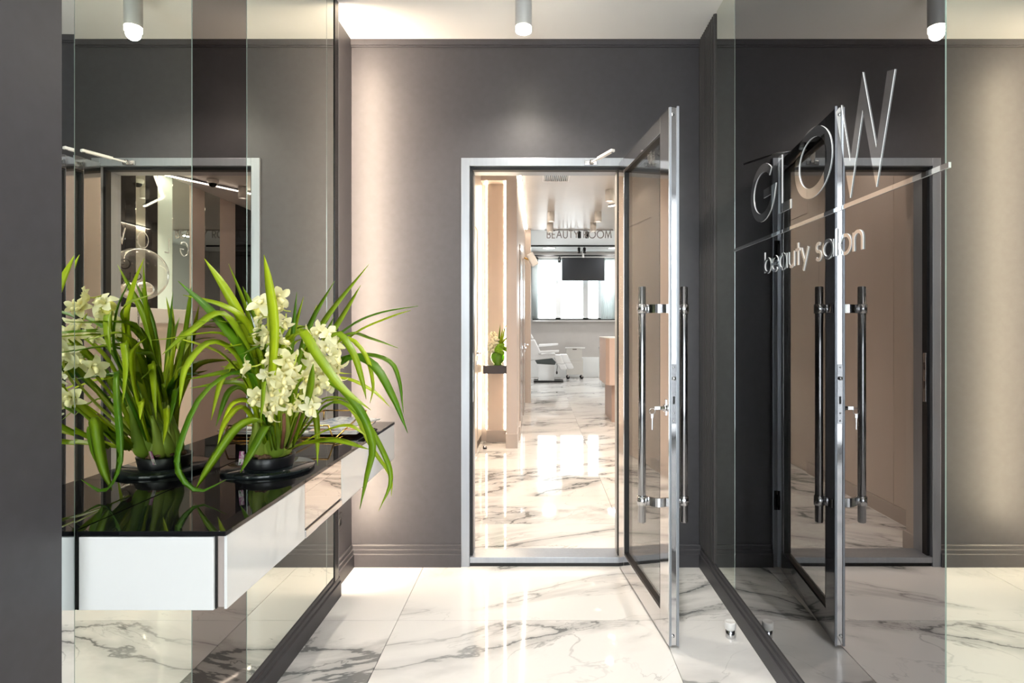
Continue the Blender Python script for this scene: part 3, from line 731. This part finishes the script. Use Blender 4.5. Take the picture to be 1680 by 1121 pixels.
tg = MB().box(-.006,.006,-.0005,.0005,-.02,.02).build('plant_tag', tag_print, orc); tg.location = at(396,752,1.60)-OO; tg.rotation_euler = (.25,.1,.35)
# flowers
def flower_mesh(seed, opn):
    r = random.Random(seed); mb = MB()
    for k in range(5):
        az = 2*PI*k/5+PI/2+r.uniform(-.12,.12); lg = r.uniform(.027,.038); wd = r.uniform(.018,.023); lift = opn+r.uniform(-.35,.35); curl = r.uniform(-.012,.016)
        rows = []
        for i in range(6):
            t = i/5; hw_ = wd/2*(math.sin(PI*(.12+.82*t))**.8); rad = .003+lg*t*math.cos(lift*(1-.5*t)); z = lg*t*math.sin(lift)*(1-.45*t)-curl*t*t
            row = []
            for q in (-1, 0, 1):
                x, y = rad, q*hw_; zz = z+abs(q)*.005*math.sin(PI*t)+ (r.uniform(-.0025,.0025) if i > 1 else 0)
                row.append(mb.bm.verts.new((x*math.cos(az)-y*math.sin(az), x*math.sin(az)+y*math.cos(az), zz)))
            rows.append(row)
        for a, b in zip(rows, rows[1:]):
            for q in range(2):
                f = mb.bm.faces.new((a[q], a[q+1], b[q+1], b[q])); f.smooth = True
    mb.mi = 1
    mb.tube([(0,-.002,.004),(0,-.003,.012),(0,-.010,.019),(0,-.017,.020)], [.004,.005,.006,.004], 8)
    mb.mi = 2
    mb.tube([(0,.003,.002),(0,.006,.012),(0,.003,.018)], [.004,.004,.003], 8)
    mb.mi = 3
    mb.tube([(0,0,.002),(0,.002,-.012),(0,.010,-.028)], .002, 6)
    return mb
fproto = []
def add_flower(parent, p, d, s, kind):
    while len(fproto) <= kind:
        fproto.append(None)
    if fproto[kind] is None:
        o = flower_mesh(100+kind, [.35,.75,1.1,.55,.9,.2][kind]).build('flower', [petal_m, lip_m, petal_m, stalk_m], parent, recalc=False); fproto[kind] = o
    else: o = inst(fproto[kind], 'flower', parent)
    q = d.to_track_quat('Z', 'Y') @ Quaternion((0,0,1), rl.uniform(-.5,.5))
    o.rotation_mode = 'QUATERNION'; o.rotation_quaternion = q; o.location = p-OO; o.scale = (s,)*3
    return o
SPIKES = [
 ([(455,720,1.69),(450,620,1.62),(442,560,1.57),(440,515,1.55),(452,490,1.55)],
  [(430,498,1.54),(455,489,1.54),(464,508,1.53),(468,528,1.54),(448,512,1.56),(432,520,1.55),(427,540,1.55),(440,548,1.53),(430,560,1.55)], [(418,502,1.54),(424,511,1.54)]),
 ([(465,720,1.66),(462,660,1.56),(455,610,1.50),(462,575,1.50),(470,568,1.49)],
  [(458,562,1.50),(452,580,1.49),(470,592,1.47),(446,592,1.50),(412,602,1.49),(482,602,1.47),(468,615,1.46),(440,616,1.47),(455,626,1.46),(476,622,1.47),(444,640,1.46),(460,646,1.45),(424,652,1.47),(438,660,1.46),(452,662,1.45),(446,676,1.45),(466,634,1.46)], []),
 ([(475,715,1.68),(500,640,1.62),(520,580,1.59),(530,555,1.58)],
  [(512,552,1.58),(527,545,1.57),(541,553,1.57),(550,568,1.57),(535,570,1.55),(520,572,1.56),(511,582,1.57),(548,586,1.56),(556,600,1.57),(538,596,1.55),(515,596,1.56),(553,614,1.57),(530,612,1.55),(542,624,1.56)], []),
 ([(478,715,1.66),(492,660,1.56),(494,635,1.52),(505,625,1.50)],
  [(500,622,1.50),(520,632,1.50),(532,626,1.51),(508,650,1.48),(494,662,1.48),(512,668,1.47),(480,664,1.48)], []),
]
for st, fls, buds in SPIKES:
    pp = [at(*p) for p in st]
    o = MB().tube(catmull(pp, 14), [.0045-.0002*i for i in range(15)], 8).build('flower_spike', stalk_m, orc); o.location = -OO
    cen = sum((at(*p) for p in fls), Vector())/len(fls)
    for k, p in enumerate(fls):
        P0 = at(*p); d = (P0-cen)*7+Vector((rl.uniform(-.6,.6), rl.uniform(-.9,-.1), rl.uniform(-.7,.25)))
        f = add_flower(orc, P0, d, rl.uniform(.80,1.08), rl.randrange(6))
        f.parent = o; f.location = P0
    for p in buds:
        b = MB().ellipsoid((0,0,0), (.010,.009,.014), 10, 7).build('bud', bud_m, o); b.location = at(*p); b.rotation_euler = (.4,.3,0)
for (a, b) in (((470,735,1.66),(497,668,1.58)), ((462,735,1.64),(466,680,1.57))):
    o = MB().tube([at(*a), at((a[0]+b[0])/2+2,(a[1]+b[1])/2,(a[2]+b[2])/2), at(*b)], [.005,.0048,.0042], 8).build('brown_stalk', sheath_m, orc); o.location = -OO

# ------------------------------------------------------------------ salon hall behind the door
HX = -.64; HR = 2.20
struct('ceiling_hall', MB().box(-.8, HR+.2, YB+.12, YP, ZH, ZH+.1), ceil_gloss, 'glossy pale stretch ceiling of the salon hall', 'ceiling')
# left wall with recess for a door
hl = MB(); hl.box(HX-.15, HX, YB+.12, 5.06, 0, ZH); hl.box(HX-.15, HX, 5.96, 6.50, 0, ZH); hl.box(HX-.15, HX, 5.06, 5.96, 2.25, ZH); hl.box(HX-.15, HX-.03, 5.06, 5.96, 0, 2.25)
hwl = struct('wall_hall_left', hl, seam_m, 'beige panelled wall of the salon hall', 'wall')
def panel(ya, yb, za, zb): return MB().box(HX, HX+.018, ya+.0015, yb-.0015, za, zb, bev=.0012).build('wall_panel', hall_wall, hwl)
for a, b in ((3.33,3.83),(3.83,4.85),(4.85,5.06),(5.96,6.37)): panel(a, b, .10, ZH)
panel(5.06, 5.96, 2.25, ZH)
struct('baseboard_hall_left', MB().box(HX, HX+.026, 3.33, 5.06, 0, .098, bev=.001), beige_dark, 'beige skirting of the panelled hall wall', 'baseboard')
d2 = thing('door_2', 'beige flush door in the panelled hall wall', 'door', (HX-.006, 5.06, 0), kind='structure')
MB().box(-.024, .018, .004, .896, .006, 2.246, bev=.001).build('leaf', hall_wall, d2)
def lever(par, x, y, z, s=1, out=1):
    r = MB().box(x, x+out*.008, y-.025, y+.025, z-.025, z+.025, bev=.002).build('handle_rose', chrome, par)
    m = MB(); m.tube([(x, y, z), (x+out*.05, y, z)], .009, 10); m.tube([(x+out*.048, y, z), (x+out*.048, y-s*.12, z)], .009, 10); m.build('handle_lever', chrome, r)
    MB().box(x, x+out*.006, y-.025, y+.025, z-.125, z-.075, bev=.002).build('keyhole_plate', chrome, par)
lever(d2, .018, .83, 1.0)
struct('wall_door_reveal', MB().box(HX-.15, -.39, YB+.12, 3.33, 0, ZH), hall_wall, 'beige return wall beside the doorway inside the hall', 'wall')
struct('wall_hall_stub', MB().box(.757, HR+.2, YB+.12, 3.60, 0, ZH), hall_wall, 'pale beige wall block right inside the doorway', 'wall')
struct('baseboard_door_reveal', MB().box(HX-.10, -.378, YB+.122, 3.342, 0, .10, bev=.001), beige_dark, 'beige skirting block beside the doorway inside the hall', 'baseboard')
# niche with light lines
nb = MB(); nb.box(HX-.15, -.23, 6.50, YP, 0, ZH)
struct('wall_corridor', nb, hall_wall, 'taupe wall running along the corridor to the beauty room', 'wall')
MB_n = MB().box(-.560, -.388, 6.45, 6.50, .10, 2.84, bev=.001)
struct('wall_niche', MB_n, hall_wall, 'glowing beige niche panel behind the vase', 'wall panel')
struct('trim_3', MB().box(-.622, -.337, 6.28, 6.50, 2.84, ZH), hall_wall, 'beige box heading over the lit niche', 'trim')
struct('wall_pilaster', MB().box(-.337, -.23, 6.10, 6.50, 0, ZH, bev=.002), mat('pilaster_beige', (.56,.50,.47), .4), 'slim beige pilaster at the corridor corner', 'pilaster')
struct('baseboard_pilaster', MB().box(-.345, -.222, 6.09, 6.52, 0, .15, bev=.001), beige_dark, 'beige skirting wrapped round the corridor pilaster', 'baseboard')
struct('baseboard_niche', MB().box(-.575, -.345, 6.43, 6.452, 0, .13, bev=.001), beige_dark, 'beige skirting at the foot of the lit niche', 'baseboard')
for x in (-.578, -.372):
    o = thing('niche_light', 'warm vertical light line at the %s side of the vase niche' % ('door' if x < -.5 else 'corridor'), 'light strip', (x, 6.46, .14))
    MB().box(-.010, .008, .018, .028, 0, 2.69).build('channel', alu, o); MB().box(-.008, .006, .010, .018, 0, 2.69).build('diffuser', led_niche, o)
sh = thing('niche_shelf', 'dark brown shelf across the lit niche', 'shelf', (-.48, 6.34, .765))
MB().box(-.115, .140, -.10, .09, 0, .088, bev=.003).build('board', dark_shelf, sh)
MB().box(-.10, .125, .088, .112, .02, .07).build('wall_bracket', black_trim, sh)
vs = thing('flower_vase', 'round green glass vase of hydrangeas on the niche shelf', 'vase', (-.445, 6.33, .853))
green_glass = mat('green_glass', (.28,.60,.05), .05, trans=.6)
MB().lathe([(0,0),(.045,0),(.048,.006),(.040,.014),(.066,.045),(.078,.085),(.066,.125),(.052,.140),(.048,.138),(.062,.120),(.072,.085),(.06,.05),(0,.03)], n=28).build('bowl', green_glass, vs)
for (x, y, z, r, m) in ((.045,-.03,.175,.062,hyd_green),(-.06,-.02,.19,.052,hyd_white),(-.025,.0,.26,.05,hyd_white),(-.05,.02,.33,.036,hyd_white),(.01,-.05,.17,.04,hyd_green)):
    b = MB(); rr = random.Random(int(z*1000))
    for k in range(34):
        v = Vector((rr.gauss(0,1), rr.gauss(0,1), rr.gauss(0,1))).normalized(); b.ellipsoid((x+v.x*r*.8, y+v.y*r*.8, z+v.z*r*.8), (r*.34, r*.34, r*.30), 6, 4)
    b.build('bloom', m, vs)
for (x1, z1) in ((.10,.47),(.06,.40),(.13,.33),(.03,.44)):
    strap([Vector((0,0,.12)), Vector((x1*.4,-.02,.24)), Vector((x1,-.03,z1))], .020, Vector((0,-1,.1)), par=vs)
st2 = thing('door_stop', 'tiny dark door stop on the hall floor before the niche', 'door stop', (-.555, 6.02, 0))
MB().lathe([(0,0),(.02,0),(.02,.035),(.016,.042),(0,.042)], n=14).build('body', chrome, st2); MB().lathe([(.02,.012),(.0215,.014),(.0215,.024),(.02,.026)], n=14).build('rubber_ring', rubber, st2)
# corridor doors
for (y0_, lab) in ((6.95,'first grey flush door along the corridor'),(8.35,'second grey flush door along the corridor')):
    d = thing('door_3' if y0_ < 7 else 'door_4', lab, 'door', (-.23, y0_, 0), kind='structure')
    MB().box(0, .012, 0, .95, .006, 2.25, bev=.001).build('leaf', mat('corridor_door', (.40,.34,.31), .18), d)
    lever(d, .012, .80, 1.0)
struct('baseboard_corridor', MB().box(-.23, -.21, 6.52, 6.95, 0, .15, bev=.001), beige_dark, 'beige skirting along the corridor wall', 'baseboard')
struct('wall_pilaster_far', MB().box(-.23, -.135, YP-.08, YP+.12, 0, ZR, bev=.002), hall_wall, 'thin beige pilaster at the beauty room opening', 'pilaster')
lc = thing('cove_light', 'warm light line along the corridor ceiling edge', 'light strip', (-.20, 6.12, ZH))
MB().box(-.028, .012, 0, 3.6, -.020, 0).build('channel', alu, lc); MB().box(-.018, .012, 0, 3.6, -.026, -.020).build('diffuser', led_cove, lc)
lc = thing('cove_light', 'warm bent light line on the ceiling above the sign panels', 'light strip', (0, 0, ZH))
def flatline(pts, wd, z0, z1):
    mb = MB(); stroke(mb, pts, False, wd, z0, z1, lambda x, y, z: (x, y, z)); return mb
pl = [(2.14,3.7),(2.14,6.3),(1.55,7.35),(.95,7.9)]
flatline(pl, .05, -.02, 0).build('channel', alu, lc); flatline(pl, .035, -.026, -.0201).build('diffuser', led_cove, lc)
vt = thing('air_vent', 'square ceiling air vent with slats in the hall', 'vent', (.19, 6.35, ZH))
MB().box(-.135, .135, -.26, .26, -.004, 0).build('backing', black_trim, vt)
vf = MB(); vf.box(-.15,-.13,-.28,.28,-.012,0); vf.box(.13,.15,-.28,.28,-.012,0); vf.box(-.13,.13,-.28,-.26,-.012,0); vf.box(-.13,.13,.26,.28,-.012,0); vf.build('frame', lamp_white, vt)
sl0 = MB().box(-.004,.004,-.26,.26,-.011,-.003).build('slat', lamp_white, vt)
for k in range(12):
    o = sl0 if k == 0 else inst(sl0, 'slat', vt); o.location = (-.12+k*.0218, 0, 0)
def downlight(x, y, z, lab, pw=0, r=.05, h=.14):
    t = thing('downlight', lab, 'ceiling lamp', (x, y, z), group='white cylinder downlights in the hall')
    MB().lathe([(0,0),(r,0),(r,-h),(r*.9,-h),(r*.85,-h+.02),(0,-h+.02)], n=24).build('housing', lamp_white, t)
    MB().lathe([(r*.84,-h+.012),(0,-h+.012)], n=24).build('lens', lens_glow, t)
    if pw: spot('downlight_beam', (x, y, z-h-.01), pw, (1,.86,.72), 2.2, .7, .05)
for (x, y, lab, pw) in ((.853,7.06,'white cylinder downlight nearest the glass door',16),(.175,8.40,'white cylinder downlight over the corridor, nearer pair',11),(.85,8.40,'white cylinder downlight beside the desk, nearer pair',11),(.18,9.30,'white cylinder downlight over the corridor, farther pair',8),(.86,9.25,'white cylinder downlight beside the desk, farther pair',8),
                       (.35,4.55,'added white cylinder downlight, out of view, brightening the hall just inside the doorway',9),(-.25,4.0,'added white cylinder downlight, out of view, washing the beige panels',15),(-.25,5.25,'added white cylinder downlight, out of view, brightening the wall at the beige flush door',18),(1.62,5.75,'white cylinder downlight before the sign panels',75),(1.62,5.0,'white cylinder downlight over the clear balloon',75),(1.62,6.9,'white cylinder downlight at the bend of the light line',0)):  # lamps at doorway, beige panels and flush door are added to brighten the hall
    downlight(x, y, ZH, lab, pw)
sk = thing('wall_speaker', 'small white speaker on the corridor corner', 'speaker', (-.10, 8.95, 2.30))
MB().box(-.05, .06, -.06, .06, -.10, .10, bev=.02, M=Matrix.Rotation(-.5,4,'Y')).build('cabinet', lamp_white, sk); MB().tube([(-.125,0,.03),(-.05,0,0)], .012, 8).build('bracket', gold, sk)
# hall right side: sign panels, counter, balloon
struct('wall_hall_right', MB().box(HR+.02, HR+.2, 3.60, YP, 0, ZH), hall_wall, 'beige wall of the salon hall behind the sign panels', 'wall')
hp = thing('sign_panels', 'row of tall mirror and dark glass strips carrying letters in the hall', 'wall panels', (HR, 0, 1.45))
ed = [(4.9,mir),(5.30,black_glass),(5.587,black_glass),(5.760,black_glass),(5.908,mir),(6.056,black_glass),(6.25,mint),(6.50,mir),(6.82,hall_wall),(7.13,mir),(7.47,hall_wall),(7.85,black_glass),(8.36,mir),(8.8,None)]  # mint and beige strips hold a mirror's pale reflection as plain colour
for (a, m), (b, _) in zip(ed, ed[1:]): MB().box(0, .018, a+.002, b-.002, 0, ZH-1.451, bev=.002).build('panel', m, hp)
for ch, yc in (('W',5.76),('O',6.10),('L',6.44),('G',6.80)):
    gl = CAP[ch]; letter('letter', gl, .16, .16, .010, .0005, .005, lambda x, y, z, yc=yc: (-z, yc-x, 2.08+y-1.45), silver_foil, hp)
ct = thing('hall_counter', 'grey stone counter under the sign panels', 'counter', (HR-.35, 6.6, 0))
MB().box(0, .35, -1.9, .95, 1.30, 1.445, bev=.004).build('worktop', grey_wall, ct); MB().box(.04, .35, -1.88, .93, .0, 1.30).build('front', hall_wall, ct)
BC = Vector((1.482, 4.9, 1.704)); BR = .22
bs = thing('balloon_stand', 'slim steel stand carrying the clear balloon', 'stand', (BC.x, BC.y, 0))
MB().lathe([(0,0),(.14,0),(.14,.012),(.02,.02),(0,.02)], n=28).build('base', lamp_white, bs)
MB().tube([(0,0,.015),(0,0,1.455)], .008, 10).build('pole', steel, bs); MB().lathe([(.008,1.44),(.05,1.47),(.055,1.478),(.05,1.476),(0,1.45)], n=20).build('cup', lamp_white, bs)
bl = thing('clear_balloon', 'clear balloon with black lettering and silver balls inside', 'balloon', tuple(BC))
MB().ellipsoid((0,0,0), (BR,BR,BR), 36, 22).build('skin', balloon_m, bl)
for (x, y, z, r) in ((-.02,.03,-.125,.075),(.02,-.09,-.135,.065),(.02,.12,-.12,.062),(.09,.02,-.12,.06)):
    MB().ellipsoid((x,y,z), (r,r*1.15,r*.9), 18, 12).build('silver_ball', silver_foil, bl)
dirv = (Vector((-1.856,0,CH))-BC); dirv = Vector((-1.87-BC.x+0.0, -BC.y, CH-BC.z)).normalized()
def on_ball(du, dz):
    rgt = dirv.cross(Vector((0,0,1))).normalized()*-1; up = rgt.cross(dirv)*-1
    if up.z < 0: up = -up
    def tf(x, y, z):
        q = rgt*(du+x)+up*(dz+y); k = math.sqrt(max(BR*BR-q.length_squared, 1e-4)); v = (q+dirv*k).normalized()
        return tuple(v*(BR+.0008+z))
    return tf
xx = -.02
for c in 'GLOW':
    letter('letter', CAP[c], .055, .055, .006, 0, .0012, on_ball(xx, -.045), black_ink, bl); xx += CAP[c][0]*.055+.012
letter('letter', CAP['G'], .075, .075, .007, 0, .0012, on_ball(.05, .04), black_ink, bl)
cc = thing('dome_camera', 'white dome security camera on the hall ceiling', 'camera', (1.78, 6.55, ZH))
MB().lathe([(0,0),(.06,0),(.06,-.03),(.05,-.05)], n=20).build('housing', lamp_white, cc); MB().ellipsoid((0,0,-.05), (.045,.045,.04), 16, 10).build('dome', black_glass, cc)

# reception desk
de = thing('reception_desk', 'pink lacquer reception desk on a recessed plinth', 'desk', (1.45, 8.2, 0))
body = [(-.56,-.42),(-.52,-.50),(-.40,-.52),(.5,-.52),(.5,.45),(-.50,.45),(-.56,.38)]
MB().prism(body, 'z', .50, 1.115).build('counter_body', pink, de)
MB().prism([(x*1.01, y*1.01) for x, y in body], 'z', 1.115, 1.13).build('counter_top', lamp_white, de)
MB().box(-.48, .45, -.40, .38, 0, .50).build('plinth', mat('desk_plinth', (.44,.33,.28), .4), de)

# ------------------------------------------------------------------ beauty room
struct('ceiling_beauty_room', MB().box(-2.3, 3.7, YP, YF+.2, ZR, ZR+.1), white_wall, 'white ceiling of the beauty room', 'ceiling')
struct('wall_beauty_header', MB().box(-.8, 3.7, YP, YP+.06, ZH, ZR+.05), white_wall, 'white header over the beauty room opening', 'wall')
struct('wall_beauty_left', MB().box(-2.3, -2.2, YP, YF, 0, ZR), grey_wall, 'grey side wall of the beauty room', 'wall')
struct('wall_beauty_front', MB().box(-2.3, -.23, YP, YP+.1, 0, ZR), white_wall, 'white wall of the beauty room facing the window', 'wall')
struct('wall_beauty_right', MB().box(3.5, 3.7, YP, YF, 0, ZR), grey_wall, 'grey wall of the beauty room past the desk', 'wall')
struct('wall_hall_right_end', MB().box(HR+.02, 3.5, YP-.1, YP+.02, 0, ZR), white_wall, 'white wall end beside the beauty room', 'wall')
WX0, WX1, WZ0, WZ1 = -.16, 1.95, 1.47, 3.06
wf = MB(); wf.box(-2.3, WX0, YF, YF+.2, 0, ZR); wf.box(WX1, 3.7, YF, YF+.2, 0, ZR); wf.box(WX0, WX1, YF, YF+.2, 0, WZ0); wf.box(WX0, WX1, YF, YF+.2, WZ1, ZR)
struct('wall_far', wf, grey_wall, 'grey window wall at the far end of the beauty room', 'wall')
struct('trim_4', MB().box(-.9, 2.6, YF-.03, YF, 0, .516, bev=.003), white_wall, 'white low wainscot on the far window wall', 'wainscot')
wn = thing('window_2', 'bright white window at the far end behind the television', 'window', (0, YF, 0), kind='structure')
for (a, b) in ((WX0,-.016),(.4375,.5625),(1.14,1.27),(1.53,1.66),(WX1-.06,WX1)): MB().box(a, b, .05, .11, WZ0, WZ1).build('mullion', sash_m, wn)
MB().box(WX0, WX1, .05, .11, WZ0, WZ0+.05).build('sill_rail', sash_m, wn); MB().box(WX0, WX1, .05, .11, WZ1-.05, WZ1).build('head_rail', sash_m, wn)
for (a, b) in ((-.016,.4375),(.5625,1.14),(1.27,1.53),(1.66,WX1-.06)): MB().box(a, b, .075, .085, WZ0+.05, WZ1-.05).build('pane', glass, wn)
MB().box(WX0, WX1+.1, -.10, .05, WZ0-.045, WZ0, bev=.004).build('window_sill', white_gloss, wn)
MB().box(WX0, WX1+.1, -.11, -.102, WZ0-.006, WZ0+.014).build('sill_edge', black_trim, wn)
for i, (a, b, nm) in enumerate(((-.06,.48,'at the chair side'),(.52,1.19,'below the television'),(1.22,1.62,'beside the side curtain'))):
    t = thing('roller_blind', 'sheer white blind with scalloped hem ' + nm, 'blind', (0, YF-.02, 0))
    n = 5; pts = [(a, 3.03), (b, 3.03)]
    for k in range(n):
        for q in range(7):
            u = (k+q/6)/n; pts.append((b+(a-b)*u, 2.50-.035*math.sin(PI*q/6)))
    MB().prism(pts, 'y', -.002, .0).build('cloth', blind_m, t)
    MB().tube([(a, 0, 3.03), (b, 0, 3.03)], .018, 10).build('roller', lamp_white, t)
def curtain(x0, x1, lab):
    mb = MB(); n = 40; rows = []
    for i in range(n+1):
        x = x0+(x1-x0)*i/n; y = YF-.08+.025*math.sin(i*1.55); rows.append((mb.bm.verts.new((x,y,1.46)), mb.bm.verts.new((x,y,3.04))))
    for a, b in zip(rows, rows[1:]):
        f = mb.bm.faces.new((a[0], b[0], b[1], a[1])); f.smooth = True
    o = mb.build('curtain', blind_m); sm = o.modifiers.new('thickness', 'SOLIDIFY'); sm.thickness = .003; return tag(o, lab, 'curtain')
curtain(-.18, -.03, 'sheer white curtain at the chair side of the far window'); curtain(1.58, 2.02, 'sheer white curtain at the desk side of the far window')
tv = thing('television', 'black television hung high in front of the far window', 'television', (1.11, 14.6, 2.73))
MB().box(-.53, .53, 0, .05, -.28, .285, bev=.006).build('housing', black_trim, tv); MB().box(-.515, .515, -.003, 0, -.265, .27).build('screen', tv_m, tv)
MB().box(-.53, .53, -.004, .02, -.295, -.281).build('trim_strip', alu, tv)
MB().tube([(0,.06,.0),(0,.06,ZR-2.73)], .025, 10).build('ceiling_mount', lamp_white, tv)
def track(y, lab, xs, z=ZR):
    t = thing('light_track', lab, 'light track', (0, y, z))
    MB().box(-1.6, 3.3, -.018, .018, -.035, 0).build('rail', black_trim, t)
    for x in xs:
        h = MB().lathe([(0,-.19),(.03,-.19),(.034,-.18),(.034,-.06),(.02,-.055),(0,-.055)], c=(x,0,0), n=16).build('spot_head', black_trim, t)
        MB().tube([(x,0,-.03),(x,0,-.06)], .008, 8).build('spot_stem', black_trim, h)
track(11.55, 'black ceiling light track nearest the beauty room opening', (.80,.95)); track(13.85, 'black ceiling light track in the middle of the beauty room', (.95,1.08)); track(14.75, 'black ceiling light track above the far window', (-.05,.52), 3.10)
panel_glow = mat('panel_glow', (1,1,1), .5, emit=(1,.98,.95), es=2)
for (x, y, lab) in ((.25,14.3,'round recessed lamp in the white ceiling, chair side by the window'),(1.85,14.3,'round recessed lamp in the white ceiling, desk side by the window'),(-1.1,12.4,'added round recessed lamp, out of view past the corridor'),(2.75,12.4,'added round recessed lamp, out of view past the reception desk'),(2.75,10.6,'added round recessed lamp, out of view beside the header')):  # all but the window pair are added out of view to light the room
    pn = thing('recessed_lamp', lab, 'ceiling lamp', (x, y, ZR), group='round recessed lamps in the beauty room')
    MB().lathe([(.16,0),(.18,0),(.18,-.012),(.15,-.012)], n=28).build('ring', lamp_white, pn); MB().lathe([(.15,-.008),(0,-.008)], n=28).build('diffuser', panel_glow, pn)
    l = bpy.data.lights.new('recessed_lamp_light', 'AREA'); l.shape = 'DISK'; l.size = .3; l.energy = 11; l.color = (1,.97,.94)
    lo = bpy.data.objects.new('recessed_lamp_light', l); COL.objects.link(lo); lo.location = (x, y, ZR-.02)
ls = thing('hanging_sign', 'grey room-name letters hanging above the beauty room opening', 'sign', (.134, YP-.02, 2.776))
txt = 'BEAUTY ROOM'; tot = sum(CAP[c][0]+.16 for c in txt)-.16; sx = 1.09/tot; x = 0
for c in txt:
    if c != ' ': letter('letter', CAP[c], sx, .122, .017, 0, .008, lambda X, Y, Z, x=x: (x+X, -Z, Y), letter_grey, ls)
    x += (CAP[c][0]+.16)*sx
MB().box(-.03, 1.12, .0, .012, .126, .142).build('rail', letter_grey, ls)

# pedicure chair, seen from the side, facing the desk
ch = thing('pedicure_chair', 'white reclining pedicure chair with split leg rests', 'chair', (.20, 13.8, 0))
def CHP(px, py): v = at(px, py, 13.8); return (v.x-.20, v.z)
MB().prism([(-.32,.012),(.28,.012),(.38,.02),(.28,.035),(-.32,.035)], 'y', -.28, .28).build('foot_plate', rubber, ch)
MB().prism([(-.21,.035),(.16,.035),(.16,.40),(-.21,.42)], 'y', -.17, .17).build('pedestal', white_gloss, ch)
MB().prism([(-.24,.42),(.18,.40),(.20,.46),(.06,.60),(-.30,.52)], 'y', -.13, .13).build('lift_mechanism', mat('mechanism_grey', (.10,.12,.12), .4), ch)
def pad(nm, pts, y0_, y1_, bev=.03):
    mb = MB(); mb.prism(pts, 'y', y0_, y1_)
    bmesh.ops.bevel(mb.bm, geom=[e for e in mb.bm.edges], offset=bev, segments=3, affect='EDGES', profile=.6)
    for f in mb.bm.faces: f.smooth = True
    return mb.build(nm, white_matte, ch)
pad('seat', [(-.42,.50),(.12,.56),(.20,.60),(.18,.68),(.02,.68),(-.42,.62)], -.28, .28)
pad('backrest', [(-.42,.56),(-.12,.62),(-.30,.99),(-.62,.96)], -.28, .28)
pad('headrest', [(-.58,1.00),(-.32,1.01),(-.40,1.15),(-.46,1.21),(-.60,1.19)], -.16, .16)
for ya_, yb_ in ((-.27,-.02),(.02,.27)):
    dxo = .0 if ya_ < 0 else .17
    pad('leg_rest', [(.12+dxo,.64),(.30+dxo,.64),(.40+dxo,.42),(.22+dxo,.42)], ya_, yb_, .025); pad('foot_pad', [(.23+dxo,.42),(.41+dxo,.42),(.46+dxo,.31),(.40+dxo,.28),(.30+dxo,.29)], ya_, yb_, .025)
for ya_, yb_, dz in ((-.36,-.29,.0),(.29,.36,.14)):
    pad('armrest', [(-.22,.66+dz),(.26,.70+dz),(.27,.75+dz),(-.20,.73+dz)], ya_, yb_, .02)
MB().tube([(.22,-.18,.43),(.23,-.19,.36),(.22,-.18,.26)], .006, 6).build('hand_control_cord', rubber, ch); MB().ellipsoid((.22,-.18,.22), (.02,.02,.04), 10, 8).build('hand_control', rubber, ch)
tl = thing('salon_trolley', 'cream salon trolley on castors beside the pedicure chair', 'trolley', (.89, 14.55, 0))
MB().box(-.245, .245, -.19, .19, .755, .785, bev=.006).build('top_tray', white_gloss, tl)
MB().box(-.215, .17, -.17, .17, .50, .755, bev=.004).build('upper_box', trolley_m, tl); MB().box(-.06, .04, -.175, -.168, .725, .745, bev=.002).build('handle_recess', seam_m, tl)
MB().box(-.20, .20, -.18, .18, .485, .50, bev=.003).build('middle_shelf', white_gloss, tl); MB().box(-.20, .20, -.17, .17, .11, .41, bev=.004).build('lower_drawer', trolley_m, tl); MB().box(-.19, .20, -.165, .17, .41, .485).build('drawer_rail', trolley_m, tl)
for sx_ in (-.17,.17):
    for sy_ in (-.14,.14):
        cs = MB().lathe([(0,-.018),(.035,-.018),(.04,0),(.035,.018),(0,.018)], n=16, M=Matrix.Translation((sx_,sy_,.04)) @ Matrix.Rotation(PI/2,4,'X')).build('castor', rubber, tl)
        MB().box(sx_-.012, sx_+.012, sy_-.025, sy_+.025, .05, .11).build('castor_fork', chrome, cs)
cabn = thing('low_cabinet', 'white low cabinet behind the reception desk', 'cabinet', (1.65, 12.7, 0))
MB().box(-.30, .40, -.12, .45, 0, .80, bev=.004).build('body', white_gloss, cabn); MB().box(-.31, .42, -.14, .46, .80, .83, bev=.004).build('top', white_gloss, cabn); MB().box(-.02, .02, -.125, -.119, .1, .75).build('door_gap', seam_m, cabn)
